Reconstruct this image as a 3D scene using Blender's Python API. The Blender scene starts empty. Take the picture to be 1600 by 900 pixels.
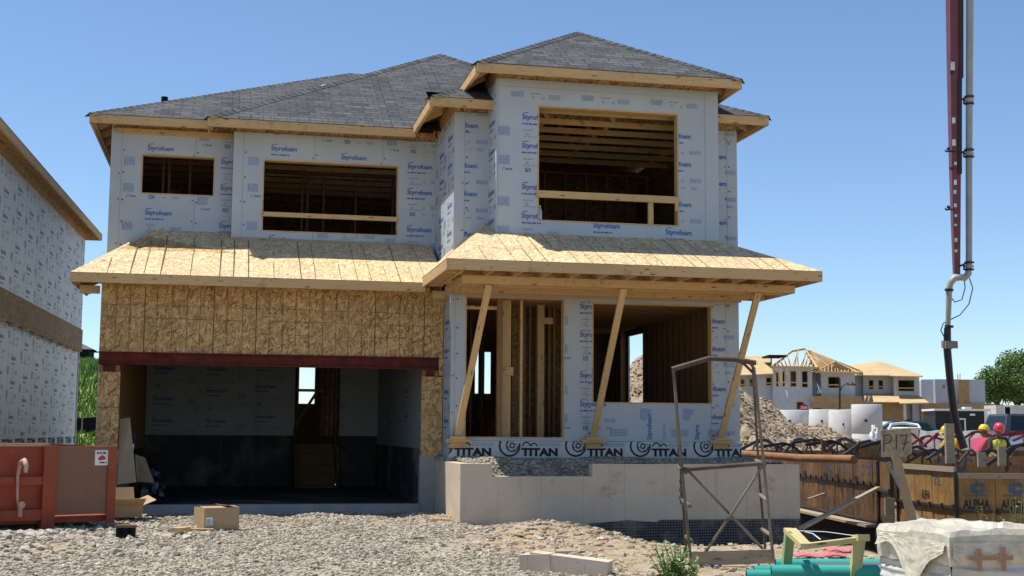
import bpy, math, random
import numpy as np
from mathutils import Vector, Matrix, noise
random.seed(7); rng = np.random.default_rng(7)
S = bpy.context.scene
C = S.collection
# ------------------------------------------------------------------ camera, sky, sun, exposure
EYE = Vector((0, 0, 1.6)); FPX = 2040.449; YAW, PITCH, ROLL = .2110, .1090, .0070
cy_, sy_, cp_, sp_ = math.cos(YAW), math.sin(YAW), math.cos(PITCH), math.sin(PITCH)
FWD = Vector((sy_*cp_, cy_*cp_, sp_)); R0 = Vector((cy_, -sy_, 0)); U0 = R0.cross(FWD)
RGT = R0*math.cos(ROLL)+U0*math.sin(ROLL); UPV = -R0*math.sin(ROLL)+U0*math.cos(ROLL)
cd = bpy.data.cameras.new('camera'); cam = bpy.data.objects.new('camera', cd); C.objects.link(cam)
cd.sensor_width = 36; cd.lens = 36*FPX/1600; cd.clip_start = .1; cd.clip_end = 3000
m3 = Matrix((RGT, UPV, -FWD)).transposed().to_4x4(); m3.translation = EYE; cam.matrix_world = m3
S.camera = cam
S.view_settings.view_transform = 'Standard'; S.view_settings.look = 'None'
S.view_settings.exposure = 0.33; S.view_settings.gamma = 1
SUN = Vector((-.36, .165, 1)).normalized()
EL = math.asin(SUN.z); AZ = math.atan2(SUN.x, SUN.y)
W = bpy.data.worlds.new('World'); S.world = W; W.use_nodes = True
wn = W.node_tree.nodes; wl = W.node_tree.links
sky = wn.new('ShaderNodeTexSky'); sky.sky_type = 'NISHITA'; sky.sun_disc = False
sky.sun_elevation = EL; sky.sun_rotation = AZ; sky.air_density = .95; sky.dust_density = .15; sky.ozone_density = 2.4; sky.altitude = 900
bg = wn['Background']; bg.inputs['Strength'].default_value = .118
tint = wn.new('ShaderNodeMix'); tint.data_type = 'RGBA'; tint.blend_type = 'MULTIPLY'; tint.inputs[0].default_value = 1; tint.inputs[7].default_value = (.92, 1.0, 1.06, 1)
wl.new(sky.outputs[0], tint.inputs[6]); wl.new(tint.outputs[2], bg.inputs['Color'])
sl = bpy.data.lights.new('sun', 'SUN'); sl.energy = 4.9; sl.angle = math.radians(.53); sl.color = (1, .965, .90)
so = bpy.data.objects.new('sun', sl); C.objects.link(so); so.rotation_euler = (-SUN).to_track_quat('-Z', 'Y').to_euler(); so.location = (-10, 4, 30)

def ray(u, v): return FWD + RGT*((u-800)/FPX) - UPV*((v-450)/FPX)
def at(u, v, Y):                       # point of the photo's pixel (1600x900) on the plane y = Y
    d = ray(u, v); return EYE + d*(Y/d.y)
def atd(u, v, d): return EYE + ray(u, v)*d
def atz(u, v, Z):
    d = ray(u, v); return EYE + d*((Z-1.6)/d.z)

# ------------------------------------------------------------------ mesh helper
ORG = {}
class MB:
    def __init__(s): s.v = []; s.f = []; s.uv = []; s.m = []; s.mats = []; s.sm = []; s.starts = []
    def mi(s, m):
        if m not in s.mats: s.mats.append(m)
        return s.mats.index(m)
    def poly(s, pts, m, uv=None, smooth=False):
        n = len(s.v); s.v += [tuple(p) for p in pts]; s.f.append(tuple(range(n, n+len(pts))))
        if uv is None:
            P = [Vector(p) for p in pts]; nn = Vector((0, 0, 0))
            for i in range(len(P)): nn += P[i].cross(P[(i+1) % len(P)])
            a = max(range(3), key=lambda i: abs(nn[i]))
            i, j = [(1, 2), (0, 2), (0, 1)][a]
            uv = [(p[i], p[j]) for p in pts]
        s.uv.append([tuple(q) for q in uv]); s.m.append(s.mi(m)); s.sm.append(smooth)
    def frame(s, o, X, Y, Z, m):         # box from corner o with edge vectors X (length axis for uv), Y, Z
        s.starts.append((len(s.v), len(s.f))); o, X, Y, Z = map(Vector, (o, X, Y, Z)); ru, rv = random.random()*20, random.random()*20
        if X.cross(Y).dot(Z) < 0: Y, Z = Z, Y
        lx, ly, lz = X.length, Y.length, Z.length
        def q(a, b, c, la, lb, sw=False):
            uv = [(ru, rv), (ru+la, rv), (ru+la, rv+lb), (ru, rv+lb)]
            if sw: uv = [(w[1]-rv+ru, w[0]-ru+rv) for w in uv]
            s.poly([a, a+b, a+b+c, a+c], m, uv)
        q(o+Z, X, Y, lx, ly); q(o+Y, -Y, X, ly, lx, True)
        q(o, X, Z, lx, lz); q(o+X+Y, -X, Z, lx, lz)
        q(o+X, Y, Z, ly*.2, lz, False); q(o+Y, -Y, Z, ly*.2, lz, False)
    def box(s, x0, x1, y0, y1, z0, z1, m):
        d = [(x1-x0, Vector((x1-x0, 0, 0))), (y1-y0, Vector((0, y1-y0, 0))), (z1-z0, Vector((0, 0, z1-z0)))]
        k = max(range(3), key=lambda i: d[i][0]); o = [d[(k+i) % 3][1] for i in range(3)]
        s.frame((x0, y0, z0), *o, m)
    def beam(s, p0, p1, w, h, m, up=(0, 0, 1)):   # w across, h along 'up'
        p0, p1 = Vector(p0), Vector(p1); X = p1-p0; n = X.normalized(); up = Vector(up)
        if abs(n.dot(up)) > .99: up = Vector((0, 1, 0))
        Y = n.cross(up).normalized(); Z = Y.cross(n).normalized()
        s.frame(p0-Y*w/2-Z*h/2, X, Y*w, Z*h, m)
    def tube(s, pts, r, m, n=8, caps=True):
        pts = [Vector(p) for p in pts]; rs = r if isinstance(r, (list, tuple)) else [r]*len(pts)
        rings = []; L = 0; b = len(s.v); prev = None; ru = random.random()*9
        for i, p in enumerate(pts):
            t = (pts[min(i+1, len(pts)-1)]-pts[max(i-1, 0)]).normalized()
            a = prev if prev is not None else (Vector((0, 0, 1)) if abs(t.z) < .9 else Vector((1, 0, 0)))
            a = (a - t*a.dot(t)).normalized(); prev = a; c = t.cross(a)
            if i: L += (p-pts[i-1]).length
            rings.append(([p+(a*math.cos(2*math.pi*k/n)+c*math.sin(2*math.pi*k/n))*rs[i] for k in range(n)], L))
        for R, l in rings: s.v += [tuple(q) for q in R]
        mi = s.mi(m)
        for i in range(len(pts)-1):
            for k in range(n):
                k2 = (k+1) % n
                s.f.append((b+i*n+k, b+i*n+k2, b+(i+1)*n+k2, b+(i+1)*n+k))
                c0, c1 = k/n*6.28*rs[i], (k+1)/n*6.28*rs[i]
                s.uv.append([(ru+rings[i][1], c0), (ru+rings[i][1], c1), (ru+rings[i+1][1], c1), (ru+rings[i+1][1], c0)]); s.m.append(mi); s.sm.append(True)
        if caps:
            s.poly(list(reversed(rings[0][0])), m); s.poly(rings[-1][0], m)
    def lathe(s, prof, c, m, n=24, sc=(1, 1), tilt=None):    # prof [(r,z)]
        b = len(s.v); c = Vector(c); mi = s.mi(m)
        M = tilt if tilt else Matrix.Identity(3)
        for r, z in prof:
            for k in range(n):
                a = 2*math.pi*k/n; s.v.append(tuple(c + M @ Vector((r*math.cos(a)*sc[0], r*math.sin(a)*sc[1], z))))
        for i in range(len(prof)-1):
            for k in range(n):
                k2 = (k+1) % n; s.f.append((b+i*n+k, b+i*n+k2, b+(i+1)*n+k2, b+(i+1)*n+k))
                s.uv.append([(k/n*4, prof[i][1]), ((k+1)/n*4, prof[i][1]), ((k+1)/n*4, prof[i+1][1]), (k/n*4, prof[i+1][1])]); s.m.append(mi); s.sm.append(True)
    def slab(s, O, U, V, N, w, h, t, m, holes=(), mback=None, mside=None):  # thin wall sheet with holes; front face at O, thickness t along -N
        O, U, V, N = map(Vector, (O, U, V, N))
        us = sorted({0, w, *[min(max(q, 0), w) for H in holes for q in H[:2]]}); vs = sorted({0, h, *[min(max(q, 0), h) for H in holes for q in H[2:]]})
        def solid(i, j):
            if not (0 <= i < len(us)-1 and 0 <= j < len(vs)-1): return False
            cu, cv = (us[i]+us[i+1])/2, (vs[j]+vs[j+1])/2
            return not any(a < cu < b and c < cv < d for a, b, c, d in holes)
        P = lambda a, b, k=0: O+U*a+V*b-N*k
        flip = U.cross(V).dot(N) < 0
        def add(pts, mm, uv):
            if flip: pts = pts[::-1]; uv = uv[::-1]
            s.poly(pts, mm, uv)
        ou = O.dot(U) if True else 0; ov = O.dot(V)
        for i in range(len(us)-1):
            for j in range(len(vs)-1):
                if not solid(i, j): continue
                a, b, c, d = us[i], us[i+1], vs[j], vs[j+1]
                uv = [(ou+a, ov+c), (ou+b, ov+c), (ou+b, ov+d), (ou+a, ov+d)]
                add([P(a, c), P(b, c), P(b, d), P(a, d)], m, uv)
                add([P(a, d, t), P(b, d, t), P(b, c, t), P(a, c, t)], mback or m, uv[::-1])
                ms = mside or m; tt = [(0, 0), (0, 1), (t, 1), (t, 0)]
                if not solid(i-1, j): add([P(a, d), P(a, d, t), P(a, c, t), P(a, c)], ms, tt)
                if not solid(i+1, j): add([P(b, c), P(b, c, t), P(b, d, t), P(b, d)], ms, tt)
                if not solid(i, j-1): add([P(a, c), P(a, c, t), P(b, c, t), P(b, c)], ms, tt)
                if not solid(i, j+1): add([P(b, d), P(b, d, t), P(a, d, t), P(a, d)], ms, tt)
    def build_each(s, name, parent, bevel=0):   # every box becomes a part of its own
        out = []; st = s.starts+[(len(s.v), len(s.f))]
        for (v0, f0), (v1, f1) in zip(st[:-1], st[1:]):
            q = MB(); q.v = s.v[v0:v1]; q.f = [tuple(i-v0 for i in f) for f in s.f[f0:f1]]; q.uv = s.uv[f0:f1]; q.sm = s.sm[f0:f1]; mm = s.m[f0:f1]
            for k in mm: q.m.append(q.mi(s.mats[k]))
            if q.f: out.append(q.build(name, parent, None, bevel))
        return out
    def build(s, name, parent=None, loc=None, bevel=0, kind=None):
        me = bpy.data.meshes.new(name)
        o = Vector(loc) if loc is not None else (ORG[parent.name] if parent is not None else Vector((0, 0, 0)))
        V = np.array(s.v, dtype=float).reshape(-1, 3) - np.array(o)
        me.from_pydata(V.tolist(), [], s.f)
        uvl = me.uv_layers.new(name='UVMap')
        uvl.data.foreach_set('uv', [c for f in s.uv for q in f for c in q])
        for m in s.mats: me.materials.append(m)
        me.polygons.foreach_set('material_index', s.m); me.polygons.foreach_set('use_smooth', s.sm)
        me.update()
        ob = bpy.data.objects.new(name, me); C.objects.link(ob)
        if parent is not None: ob.parent = parent; ORG[ob.name] = o.copy()
        else: ob.location = o; ORG[ob.name] = o.copy()
        if kind: ob['kind'] = kind
        if bevel:
            b = ob.modifiers.new('bevel', 'BEVEL'); b.width = bevel; b.segments = 2; b.limit_method = 'ANGLE'
        return ob

def tag(o, label=None, cat=None, group=None, kind=None):
    if label: o['label'] = label
    if cat: o['category'] = cat
    if group: o['group'] = group
    if kind: o['kind'] = kind
    return o
def thing(name, label, cat, loc=(0, 0, 0), group=None):
    o = bpy.data.objects.new(name, None); o.empty_display_size = .3; C.objects.link(o); o.location = loc; ORG[o.name] = Vector(loc)
    return tag(o, label, cat, group)
def copy_thing(o, loc, rz=0, label=None, group=None, scale=None):
    def rec(a, par):
        c = a.copy(); C.objects.link(c)
        if par is not None: c.parent = par
        for ch in list(a.children): rec(ch, c)
        return c
    c = rec(o, None); c.location = loc; c.rotation_euler = (0, 0, rz)
    if scale: c.scale = scale
    if label: c['label'] = label
    if group: c['group'] = group
    return c

# ------------------------------------------------------------------ materials
def ramp(nt, fac, stops, interp='LINEAR'):
    r = nt.nodes.new('ShaderNodeValToRGB'); r.color_ramp.interpolation = interp
    e = r.color_ramp.elements
    while len(e) < len(stops): e.new(.5)
    for i, (p, c) in enumerate(stops): e[i].position = p; e[i].color = (*c, 1) if len(c) == 3 else c
    nt.links.new(fac, r.inputs[0]); return r.outputs[0]
def newmat(name, rough=.8, spec=.3, metal=0):
    m = bpy.data.materials.new(name); m.use_nodes = True; nt = m.node_tree
    b = nt.nodes['Principled BSDF']; b.inputs['Roughness'].default_value = rough
    b.inputs['Specular IOR Level'].default_value = spec; b.inputs['Metallic'].default_value = metal
    return m, nt, b
def nd(nt, t, **k):
    n = nt.nodes.new('ShaderNode'+t)
    for a, v in k.items():
        if a in n.inputs.keys() if hasattr(n.inputs, 'keys') else False: n.inputs[a].default_value = v
        else: setattr(n, a, v)
    return n
def coords(nt, kind='Object', scale=(1, 1, 1), rot=(0, 0, 0)):
    tc = nt.nodes.new('ShaderNodeTexCoord'); mp = nt.nodes.new('ShaderNodeMapping')
    nt.links.new(tc.outputs[kind], mp.inputs[0]); mp.inputs['Scale'].default_value = scale; mp.inputs['Rotation'].default_value = rot
    return mp.outputs[0]
def tnoise(nt, co, scale, detail=4, rough=.6):
    n = nt.nodes.new('ShaderNodeTexNoise'); nt.links.new(co, n.inputs['Vector']); n.inputs['Scale'].default_value = scale
    n.inputs['Detail'].default_value = detail; n.inputs['Roughness'].default_value = rough; return n.outputs['Fac']
def mix(nt, a, b, fac, mode='MIX'):
    n = nt.nodes.new('ShaderNodeMix'); n.data_type = 'RGBA'; n.blend_type = mode
    for i, v in ((6, a), (7, b)):
        if isinstance(v, tuple): n.inputs[i].default_value = (*v, 1)
        else: nt.links.new(v, n.inputs[i])
    if isinstance(fac, (int, float)): n.inputs[0].default_value = fac
    else: nt.links.new(fac, n.inputs[0])
    return n.outputs[2]
def bump(nt, b, h, strength=.3, dist=.01):
    n = nt.nodes.new('ShaderNodeBump'); n.inputs['Strength'].default_value = strength; n.inputs['Distance'].default_value = dist
    nt.links.new(h, n.inputs['Height']); nt.links.new(n.outputs[0], b.inputs['Normal'])
def base(nt, b, c): nt.links.new(c, b.inputs['Base Color'])

def flat(name, col, rough=.7, spec=.3, metal=0, var=.25, scale=3, kind='Object', bmp=0, bscale=40):
    m, nt, b = newmat(name, rough, spec, metal); co = coords(nt, kind)
    f = tnoise(nt, co, scale, 5)
    lo = tuple(c*(1-var) for c in col); hi = tuple(min(1, c*(1+var)) for c in col)
    base(nt, b, ramp(nt, f, [(.3, lo), (.7, hi)]))
    if bmp: bump(nt, b, tnoise(nt, co, bscale, 4), bmp, .01)
    return m
def lumber(name, c0, c1, knot=(.2, .09, .03), rough=.75, dirt=.0):
    m, nt, b = newmat(name, rough, .2); uv = coords(nt, 'UV', (1.2, 22, 1)); uv1 = coords(nt, 'UV', (1, 1, 1))
    g = tnoise(nt, uv, 3.0, 6, .65); big = tnoise(nt, coords(nt, 'UV', (.35, 1.0, 1)), 1.3, 2)
    c = ramp(nt, g, [(.3, c0), (.68, c1)]); c = mix(nt, c, tuple(q*.68 for q in c1), ramp(nt, big, [(.35, (0, 0, 0)), (.7, (.7, .7, .7))]))
    vo = nt.nodes.new('ShaderNodeTexVoronoi'); nt.links.new(coords(nt, 'UV', (2.1, 9, 1)), vo.inputs['Vector']); vo.inputs['Scale'].default_value = 1.4
    k = ramp(nt, vo.outputs['Distance'], [(.09, (1, 1, 1)), (.15, (0, 0, 0))])
    c = mix(nt, c, knot, k); 
    v2 = nt.nodes.new('ShaderNodeTexVoronoi'); nt.links.new(coords(nt, 'UV', (1, 2.2, 1)), v2.inputs['Vector']); v2.inputs['Scale'].default_value = 8; sp2 = nt.nodes.new('ShaderNodeSeparateColor'); nt.links.new(v2.outputs['Color'], sp2.inputs[0])
    k2 = ramp(nt, v2.outputs['Distance'], [(.10, (1, 1, 1)), (.17, (0, 0, 0))]); k3 = ramp(nt, sp2.outputs[0], [(.55, (0, 0, 0)), (.6, (.75, .75, .75))]); c = mix(nt, c, (.06, .04, .03), mix(nt, k2, k3, 1.0, 'MULTIPLY'))
    st = tnoise(nt, uv1, 2.3, 6, .75); c = mix(nt, c, (.16, .12, .085), ramp(nt, st, [(.57, (0, 0, 0)), (.70, (.6, .6, .6))]))
    base(nt, b, c); bump(nt, b, g, .15, .004); return m
def osb(name, k=1.0, tint=(1, 1, 1), soft=.12):
    m, nt, b = newmat(name, .7, .25)
    uv = coords(nt, 'UV'); wob = nt.nodes.new('ShaderNodeTexNoise'); wob.inputs['Scale'].default_value = 5; nt.links.new(uv, wob.inputs['Vector'])
    wv = nt.nodes.new('ShaderNodeVectorMath'); wv.operation = 'MULTIPLY_ADD'; nt.links.new(wob.outputs['Color'], wv.inputs[0]); wv.inputs[1].default_value = (.05, .05, .05); nt.links.new(uv, wv.inputs[2])
    def layer(rot, sc, s):
        m0 = nt.nodes.new('ShaderNodeMapping'); nt.links.new(wv.outputs[0], m0.inputs[0]); m0.inputs['Rotation'].default_value = (0, 0, rot); mp = nt.nodes.new('ShaderNodeMapping'); nt.links.new(m0.outputs[0], mp.inputs[0]); mp.inputs['Scale'].default_value = sc
        v = nt.nodes.new('ShaderNodeTexVoronoi'); v.inputs['Scale'].default_value = s; nt.links.new(mp.outputs[0], v.inputs['Vector'])
        sp = nt.nodes.new('ShaderNodeSeparateColor'); nt.links.new(v.outputs['Color'], sp.inputs[0]); return sp
    a = layer(.15, (1, 4.5, 1), 9); c_ = layer(.95, (1, 4.5, 1), 10); d = layer(-.5, (1, 4.5, 1), 9.5); e_ = layer(1.75, (1, 4.5, 1), 11)
    T = lambda *q: tuple(x*k*t for x, t in zip(q, tint))
    st = [(0, T(.20, .10, .035)), (.25, T(.42, .25, .10)), (.55, T(.60, .40, .175)), (.8, T(.80, .58, .30)), (1, T(.30, .17, .06))]
    ca, cb, cc = ramp(nt, a.outputs[0], st), ramp(nt, c_.outputs[0], st), ramp(nt, d.outputs[0], st)
    r = mix(nt, ca, cb, ramp(nt, c_.outputs[1], [(.48, (0, 0, 0)), (.5, (1, 1, 1))]))
    r = mix(nt, r, cc, ramp(nt, d.outputs[1], [(.6, (0, 0, 0)), (.62, (1, 1, 1))])); r = mix(nt, r, ramp(nt, e_.outputs[0], st), ramp(nt, e_.outputs[1], [(.68, (0, 0, 0)), (.7, (1, 1, 1))]))
    n = tnoise(nt, uv, 60, 3); r = mix(nt, r, T(.50, .33, .145), soft)
    r = mix(nt, r, T(.2, .12, .05), ramp(nt, n, [(.55, (0, 0, 0)), (.75, (.35, .35, .35))]))
    big = tnoise(nt, uv, .8, 3); r = mix(nt, r, T(.38, .27, .14), ramp(nt, big, [(.4, (0, 0, 0)), (.7, (.4, .4, .4))]))
    base(nt, b, r); bump(nt, b, a.outputs[0], .2, .003); return m
def foam(name, col=(.435, .475, .50)):
    m, nt, b = newmat(name, .55, .3); uv = coords(nt, 'UV')
    f = tnoise(nt, uv, .9, 4); g = tnoise(nt, coords(nt, 'UV', (6, .5, 1)), 2, 4)
    c = ramp(nt, f, [(.3, tuple(q*.93 for q in col)), (.7, tuple(min(1, q*1.06) for q in col))])
    c = mix(nt, c, (.45, .43, .40), ramp(nt, g, [(.55, (0, 0, 0)), (.8, (.35, .35, .35))]))
    br = nt.nodes.new('ShaderNodeTexBrick'); nt.links.new(uv, br.inputs['Vector']); br.offset = 0; br.inputs['Scale'].default_value = 1; br.inputs['Brick Width'].default_value = 1.22; br.inputs['Row Height'].default_value = 9; br.inputs['Mortar Size'].default_value = 0
    br.inputs['Color1'].default_value = (0, 0, 0, 1); br.inputs['Color2'].default_value = (.22, .22, .22, 1); c = mix(nt, c, tuple(q*1.25 for q in col), br.outputs['Color'])
    sm = tnoise(nt, coords(nt, 'UV', (1.3, 2.2, 1)), 3.1, 7, .8); c = mix(nt, c, (.24, .22, .20), ramp(nt, sm, [(.62, (0, 0, 0)), (.78, (.30, .30, .30))]))
    base(nt, b, c); bump(nt, b, tnoise(nt, uv, 1.6, 3), .45, .03); return m
def foam_far(name, col=(.42, .46, .50)):
    m, nt, b = newmat(name, .6, .3); uv = coords(nt, 'UV')
    v = nt.nodes.new('ShaderNodeTexVoronoi'); nt.links.new(coords(nt, 'UV', (1, 1.7, 1)), v.inputs['Vector']); v.inputs['Scale'].default_value = 1.6
    br = nt.nodes.new('ShaderNodeTexBrick'); nt.links.new(uv, br.inputs['Vector']); br.inputs['Scale'].default_value = 1; br.inputs['Brick Width'].default_value = 1.22; br.inputs['Row Height'].default_value = 2.44; br.inputs['Mortar Size'].default_value = .02; br.offset = 0
    c = mix(nt, col, (.22, .28, .42), ramp(nt, v.outputs['Distance'], [(.14, (.6, .6, .6)), (.2, (0, 0, 0))]))
    br.inputs['Color1'].default_value = (0, 0, 0, 1); br.inputs['Color2'].default_value = (0, 0, 0, 1); br.inputs['Mortar'].default_value = (.5, .5, .5, 1)
    c = mix(nt, c, (.3, .33, .38), br.outputs['Color']); base(nt, b, c); return m
def concrete(name, c0=(.36, .31, .25), c1=(.46, .41, .34), seams=True):
    m, nt, b = newmat(name, .85, .2); uv = coords(nt, 'UV'); ob = coords(nt, 'Object')
    f = tnoise(nt, ob, 1.3, 8, .7); c = ramp(nt, f, [(.3, c0), (.7, c1)])
    g = tnoise(nt, ob, 45, 4); c = mix(nt, c, (.2, .17, .13), ramp(nt, g, [(.6, (0, 0, 0)), (.8, (.35, .35, .35))]))
    v = nt.nodes.new('ShaderNodeTexVoronoi'); nt.links.new(ob, v.inputs['Vector']); v.inputs['Scale'].default_value = 9
    c = mix(nt, c, (.17, .14, .11), ramp(nt, v.outputs['Distance'], [(.05, (.6, .6, .6)), (.09, (0, 0, 0))]))
    sp_ = tnoise(nt, coords(nt, 'Object', (1, 1, 1.6)), 1.9, 9, .82); c = mix(nt, c, (.27, .20, .13), ramp(nt, sp_, [(.56, (0, 0, 0)), (.66, (.55, .55, .55))])); sp3 = tnoise(nt, ob, .9, 3); c = mix(nt, c, (.58, .53, .46), ramp(nt, sp3, [(.5, (0, 0, 0)), (.75, (.5, .5, .5))]))
    if seams:
        st = tnoise(nt, coords(nt, 'UV', (9, .3, 1)), 1, 5); c = mix(nt, c, (.25, .21, .16), ramp(nt, st, [(.58, (0, 0, 0)), (.8, (.5, .5, .5))]))
        br = nt.nodes.new('ShaderNodeTexBrick'); nt.links.new(uv, br.inputs['Vector']); br.offset = 0; br.inputs['Scale'].default_value = 1; br.inputs['Brick Width'].default_value = .61; br.inputs['Row Height'].default_value = 5; br.inputs['Mortar Size'].default_value = .006
        br.inputs['Color1'].default_value = (0, 0, 0, 1); br.inputs['Color2'].default_value = (0, 0, 0, 1); br.inputs['Mortar'].default_value = (.28, .28, .28, 1)
        c = mix(nt, c, (.22, .19, .15), br.outputs['Color'])
    base(nt, b, c); bump(nt, b, g, .3, .006); return m
def shingle(name):
    m, nt, b = newmat(name, .92, .15); uv = coords(nt, 'UV')
    wn_ = nt.nodes.new('ShaderNodeTexNoise'); wn_.inputs['Scale'].default_value = 2.5; nt.links.new(uv, wn_.inputs['Vector'])
    wv = nt.nodes.new('ShaderNodeVectorMath'); wv.operation = 'MULTIPLY_ADD'; nt.links.new(wn_.outputs['Color'], wv.inputs[0]); wv.inputs[1].default_value = (.0, .02, 0); nt.links.new(uv, wv.inputs[2])
    def br(w, off, c1, c2, fq=2):
        n = nt.nodes.new('ShaderNodeTexBrick'); nt.links.new(wv.outputs[0], n.inputs['Vector']); n.offset = off; n.offset_frequency = fq
        n.inputs['Scale'].default_value = 1; n.inputs['Brick Width'].default_value = w; n.inputs['Row Height'].default_value = .142; n.inputs['Mortar Size'].default_value = .013; n.inputs['Mortar Smooth'].default_value = .2
        n.inputs['Color1'].default_value = (*c1, 1); n.inputs['Color2'].default_value = (*c2, 1); n.inputs['Mortar'].default_value = (.028, .03, .033, 1); return n.outputs['Color']
    a = br(.31, .37, (.045, .047, .047), (.15, .152, .148)); c2 = br(.19, .61, (.05, .052, .052), (.115, .117, .114), 3)
    c = mix(nt, a, c2, .5)
    g = tnoise(nt, uv, 90, 3); c = mix(nt, c, (.2, .205, .21), ramp(nt, g, [(.55, (0, 0, 0)), (.75, (.3, .3, .3))]))
    c = mix(nt, c, (.08, .08, .08), ramp(nt, tnoise(nt, uv, .7, 3), [(.4, (0, 0, 0)), (.75, (.35, .35, .35))]))
    base(nt, b, c); bump(nt, b, a, .8, .02); return m
def ground_mat(name):
    m, nt, b = newmat(name, .95, .15); ob = coords(nt, 'Object')
    v = nt.nodes.new('ShaderNodeTexVoronoi'); nt.links.new(ob, v.inputs['Vector']); v.inputs['Scale'].default_value = 22
    sp = nt.nodes.new('ShaderNodeSeparateColor'); nt.links.new(v.outputs['Color'], sp.inputs[0])
    grav = ramp(nt, sp.outputs[0], [(0, (.20, .165, .12)), (.5, (.33, .28, .21)), (1, (.43, .375, .295))])
    n1 = tnoise(nt, ob, 6, 6, .7); dirt = ramp(nt, n1, [(.3, (.20, .145, .09)), (.5, (.35, .27, .18)), (.75, (.50, .41, .30))])
    # gravel drive on the left, bare dirt on the right, wavy border
    sx = nt.nodes.new('ShaderNodeSeparateXYZ'); nt.links.new(ob, sx.inputs[0])
    ad = nt.nodes.new('ShaderNodeMath'); ad.operation = 'MULTIPLY_ADD'; nt.links.new(tnoise(nt, ob, .8, 5, .7), ad.inputs[0]); ad.inputs[1].default_value = 3.0; nt.links.new(sx.outputs[0], ad.inputs[2])
    f = ramp(nt, ad.outputs[0], [(0, (0, 0, 0)), (1, (1, 1, 1))])
    mr = nt.nodes.new('ShaderNodeMapRange'); nt.links.new(ad.outputs[0], mr.inputs[0]); mr.inputs[1].default_value = 4.1; mr.inputs[2].default_value = 5.0
    c = mix(nt, grav, dirt, mr.outputs[0])
    c = mix(nt, c, (.45, .33, .19), ramp(nt, tnoise(nt, ob, .45, 5, .65), [(.55, (0, 0, 0)), (.72, (.55, .55, .55))]))
    base(nt, b, c); bump(nt, b, v.outputs['Distance'], .6, .03); return m

M = {}
M['pine'] = lumber('fresh_pine', (.50, .31, .14), (.69, .475, .235))
M['pine_shaded'] = lumber('shaded_pine', (.19, .10, .045), (.30, .165, .075))  # second pine, its colour darkened to carry the shade indoors
M['old_wood'] = lumber('weathered_wood', (.30, .23, .15), (.46, .37, .26))
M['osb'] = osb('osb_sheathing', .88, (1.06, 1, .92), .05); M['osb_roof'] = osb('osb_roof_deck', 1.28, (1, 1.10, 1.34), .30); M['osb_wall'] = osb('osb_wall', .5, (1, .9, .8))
M['foam'] = foam('foam_board'); M['foam_far'] = foam_far('foam_board_far'); M['foam_n'] = foam('foam_board_neighbour', (.56, .58, .58))
M['conc'] = concrete('poured_concrete', (.50, .40, .285), (.62, .515, .385)); M['conc_clean'] = concrete('precast_concrete', (.52, .51, .48), (.62, .61, .58), False); M['conc_grey'] = concrete('grey_concrete', (.27, .26, .24), (.38, .37, .35)); M['conc_shade'] = concrete('shaded_concrete', (.05, .052, .055), (.09, .092, .095))  # the last concrete has the garage's shade put into its colour
M['shingle'] = shingle('asphalt_shingle'); M['ground'] = ground_mat('ground')
M['blue'] = flat('blue_print', (.085, .15, .40), .6, .2, var=.15); M['lblue'] = flat('pale_blue_print', (.25, .33, .50), .6, .2, var=.15); M['gprint'] = flat('grey_print', (.26, .31, .42), .6, .2, var=.1)
M['black'] = flat('black_print', (.03, .03, .035), .7, .2, var=.3); M['seam'] = flat('board_seam', (.30, .33, .37), .8, .1); M['line'] = flat('marker_line', (.15, .095, .05), .8, .1)
M['cap'] = flat('cap_nail', (.05, .05, .06), .5, .3)
M['titan'] = flat('sill_gasket', (.52, .52, .50), .45, .4, var=.08, bmp=.4, bscale=5)
M['steel_red'] = flat('primed_steel', (.115, .024, .016), .75, .15, var=.35, scale=5)
M['membrane'] = flat('black_membrane', (.02, .02, .022), .5, .4)
M['dark'] = flat('dark_felt', (.015, .015, .016), .9, .1)
M['gravel_a'] = flat('stone_grey', (.30, .262, .208), .9, .2, var=.45, scale=2.7); M['gravel_b'] = flat('stone_pale', (.43, .375, .295), .9, .2, var=.35, scale=3.1)
M['cardboard'] = flat('cardboard', (.42, .29, .165), .8, .15, var=.1, scale=4)
M['white'] = flat('white_paper', (.75, .75, .74), .6, .3, var=.05)

# ------------------------------------------------------------------ lettering
_tc = {}
def glyphs(txt, bold=.0, font=None):
    k = (txt, bold)
    if k in _tc: return _tc[k]
    cu = bpy.data.curves.new('t', 'FONT'); cu.body = txt; cu.size = 1; cu.resolution_u = 2; cu.offset = bold; cu.fill_mode = 'BOTH'
    o = bpy.data.objects.new('t', cu); C.objects.link(o); bpy.context.view_layer.update()
    me = bpy.data.meshes.new_from_object(o.evaluated_get(bpy.context.evaluated_depsgraph_get()))
    me.calc_loop_triangles(); V = [(v.co.x, v.co.y) for v in me.vertices]
    T = [[V[i] for i in t.vertices] for t in me.loop_triangles]
    bpy.data.objects.remove(o); bpy.data.meshes.remove(me); bpy.data.curves.remove(cu)
    xs = [p[0] for t in T for p in t]; ys = [p[1] for t in T for p in t]; x0, y0 = min(xs), min(ys)
    T = [[(x-x0, y-y0) for x, y in t] for t in T]; _tc[k] = (T, max(xs)-x0, max(ys)-y0); return _tc[k]
def clip(poly, r):
    for ax, val, sg in ((0, r[0], 1), (0, r[1], -1), (1, r[2], 1), (1, r[3], -1)):
        out = []
        for i in range(len(poly)):
            a, b = poly[i], poly[(i+1) % len(poly)]; da, db = sg*(a[ax]-val), sg*(b[ax]-val)
            if da >= 0: out.append(a)
            if (da >= 0) != (db >= 0):
                t = da/(da-db); out.append((a[0]+(b[0]-a[0])*t, a[1]+(b[1]-a[1])*t))
        poly = out
        if len(poly) < 3: return []
    return poly
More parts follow.
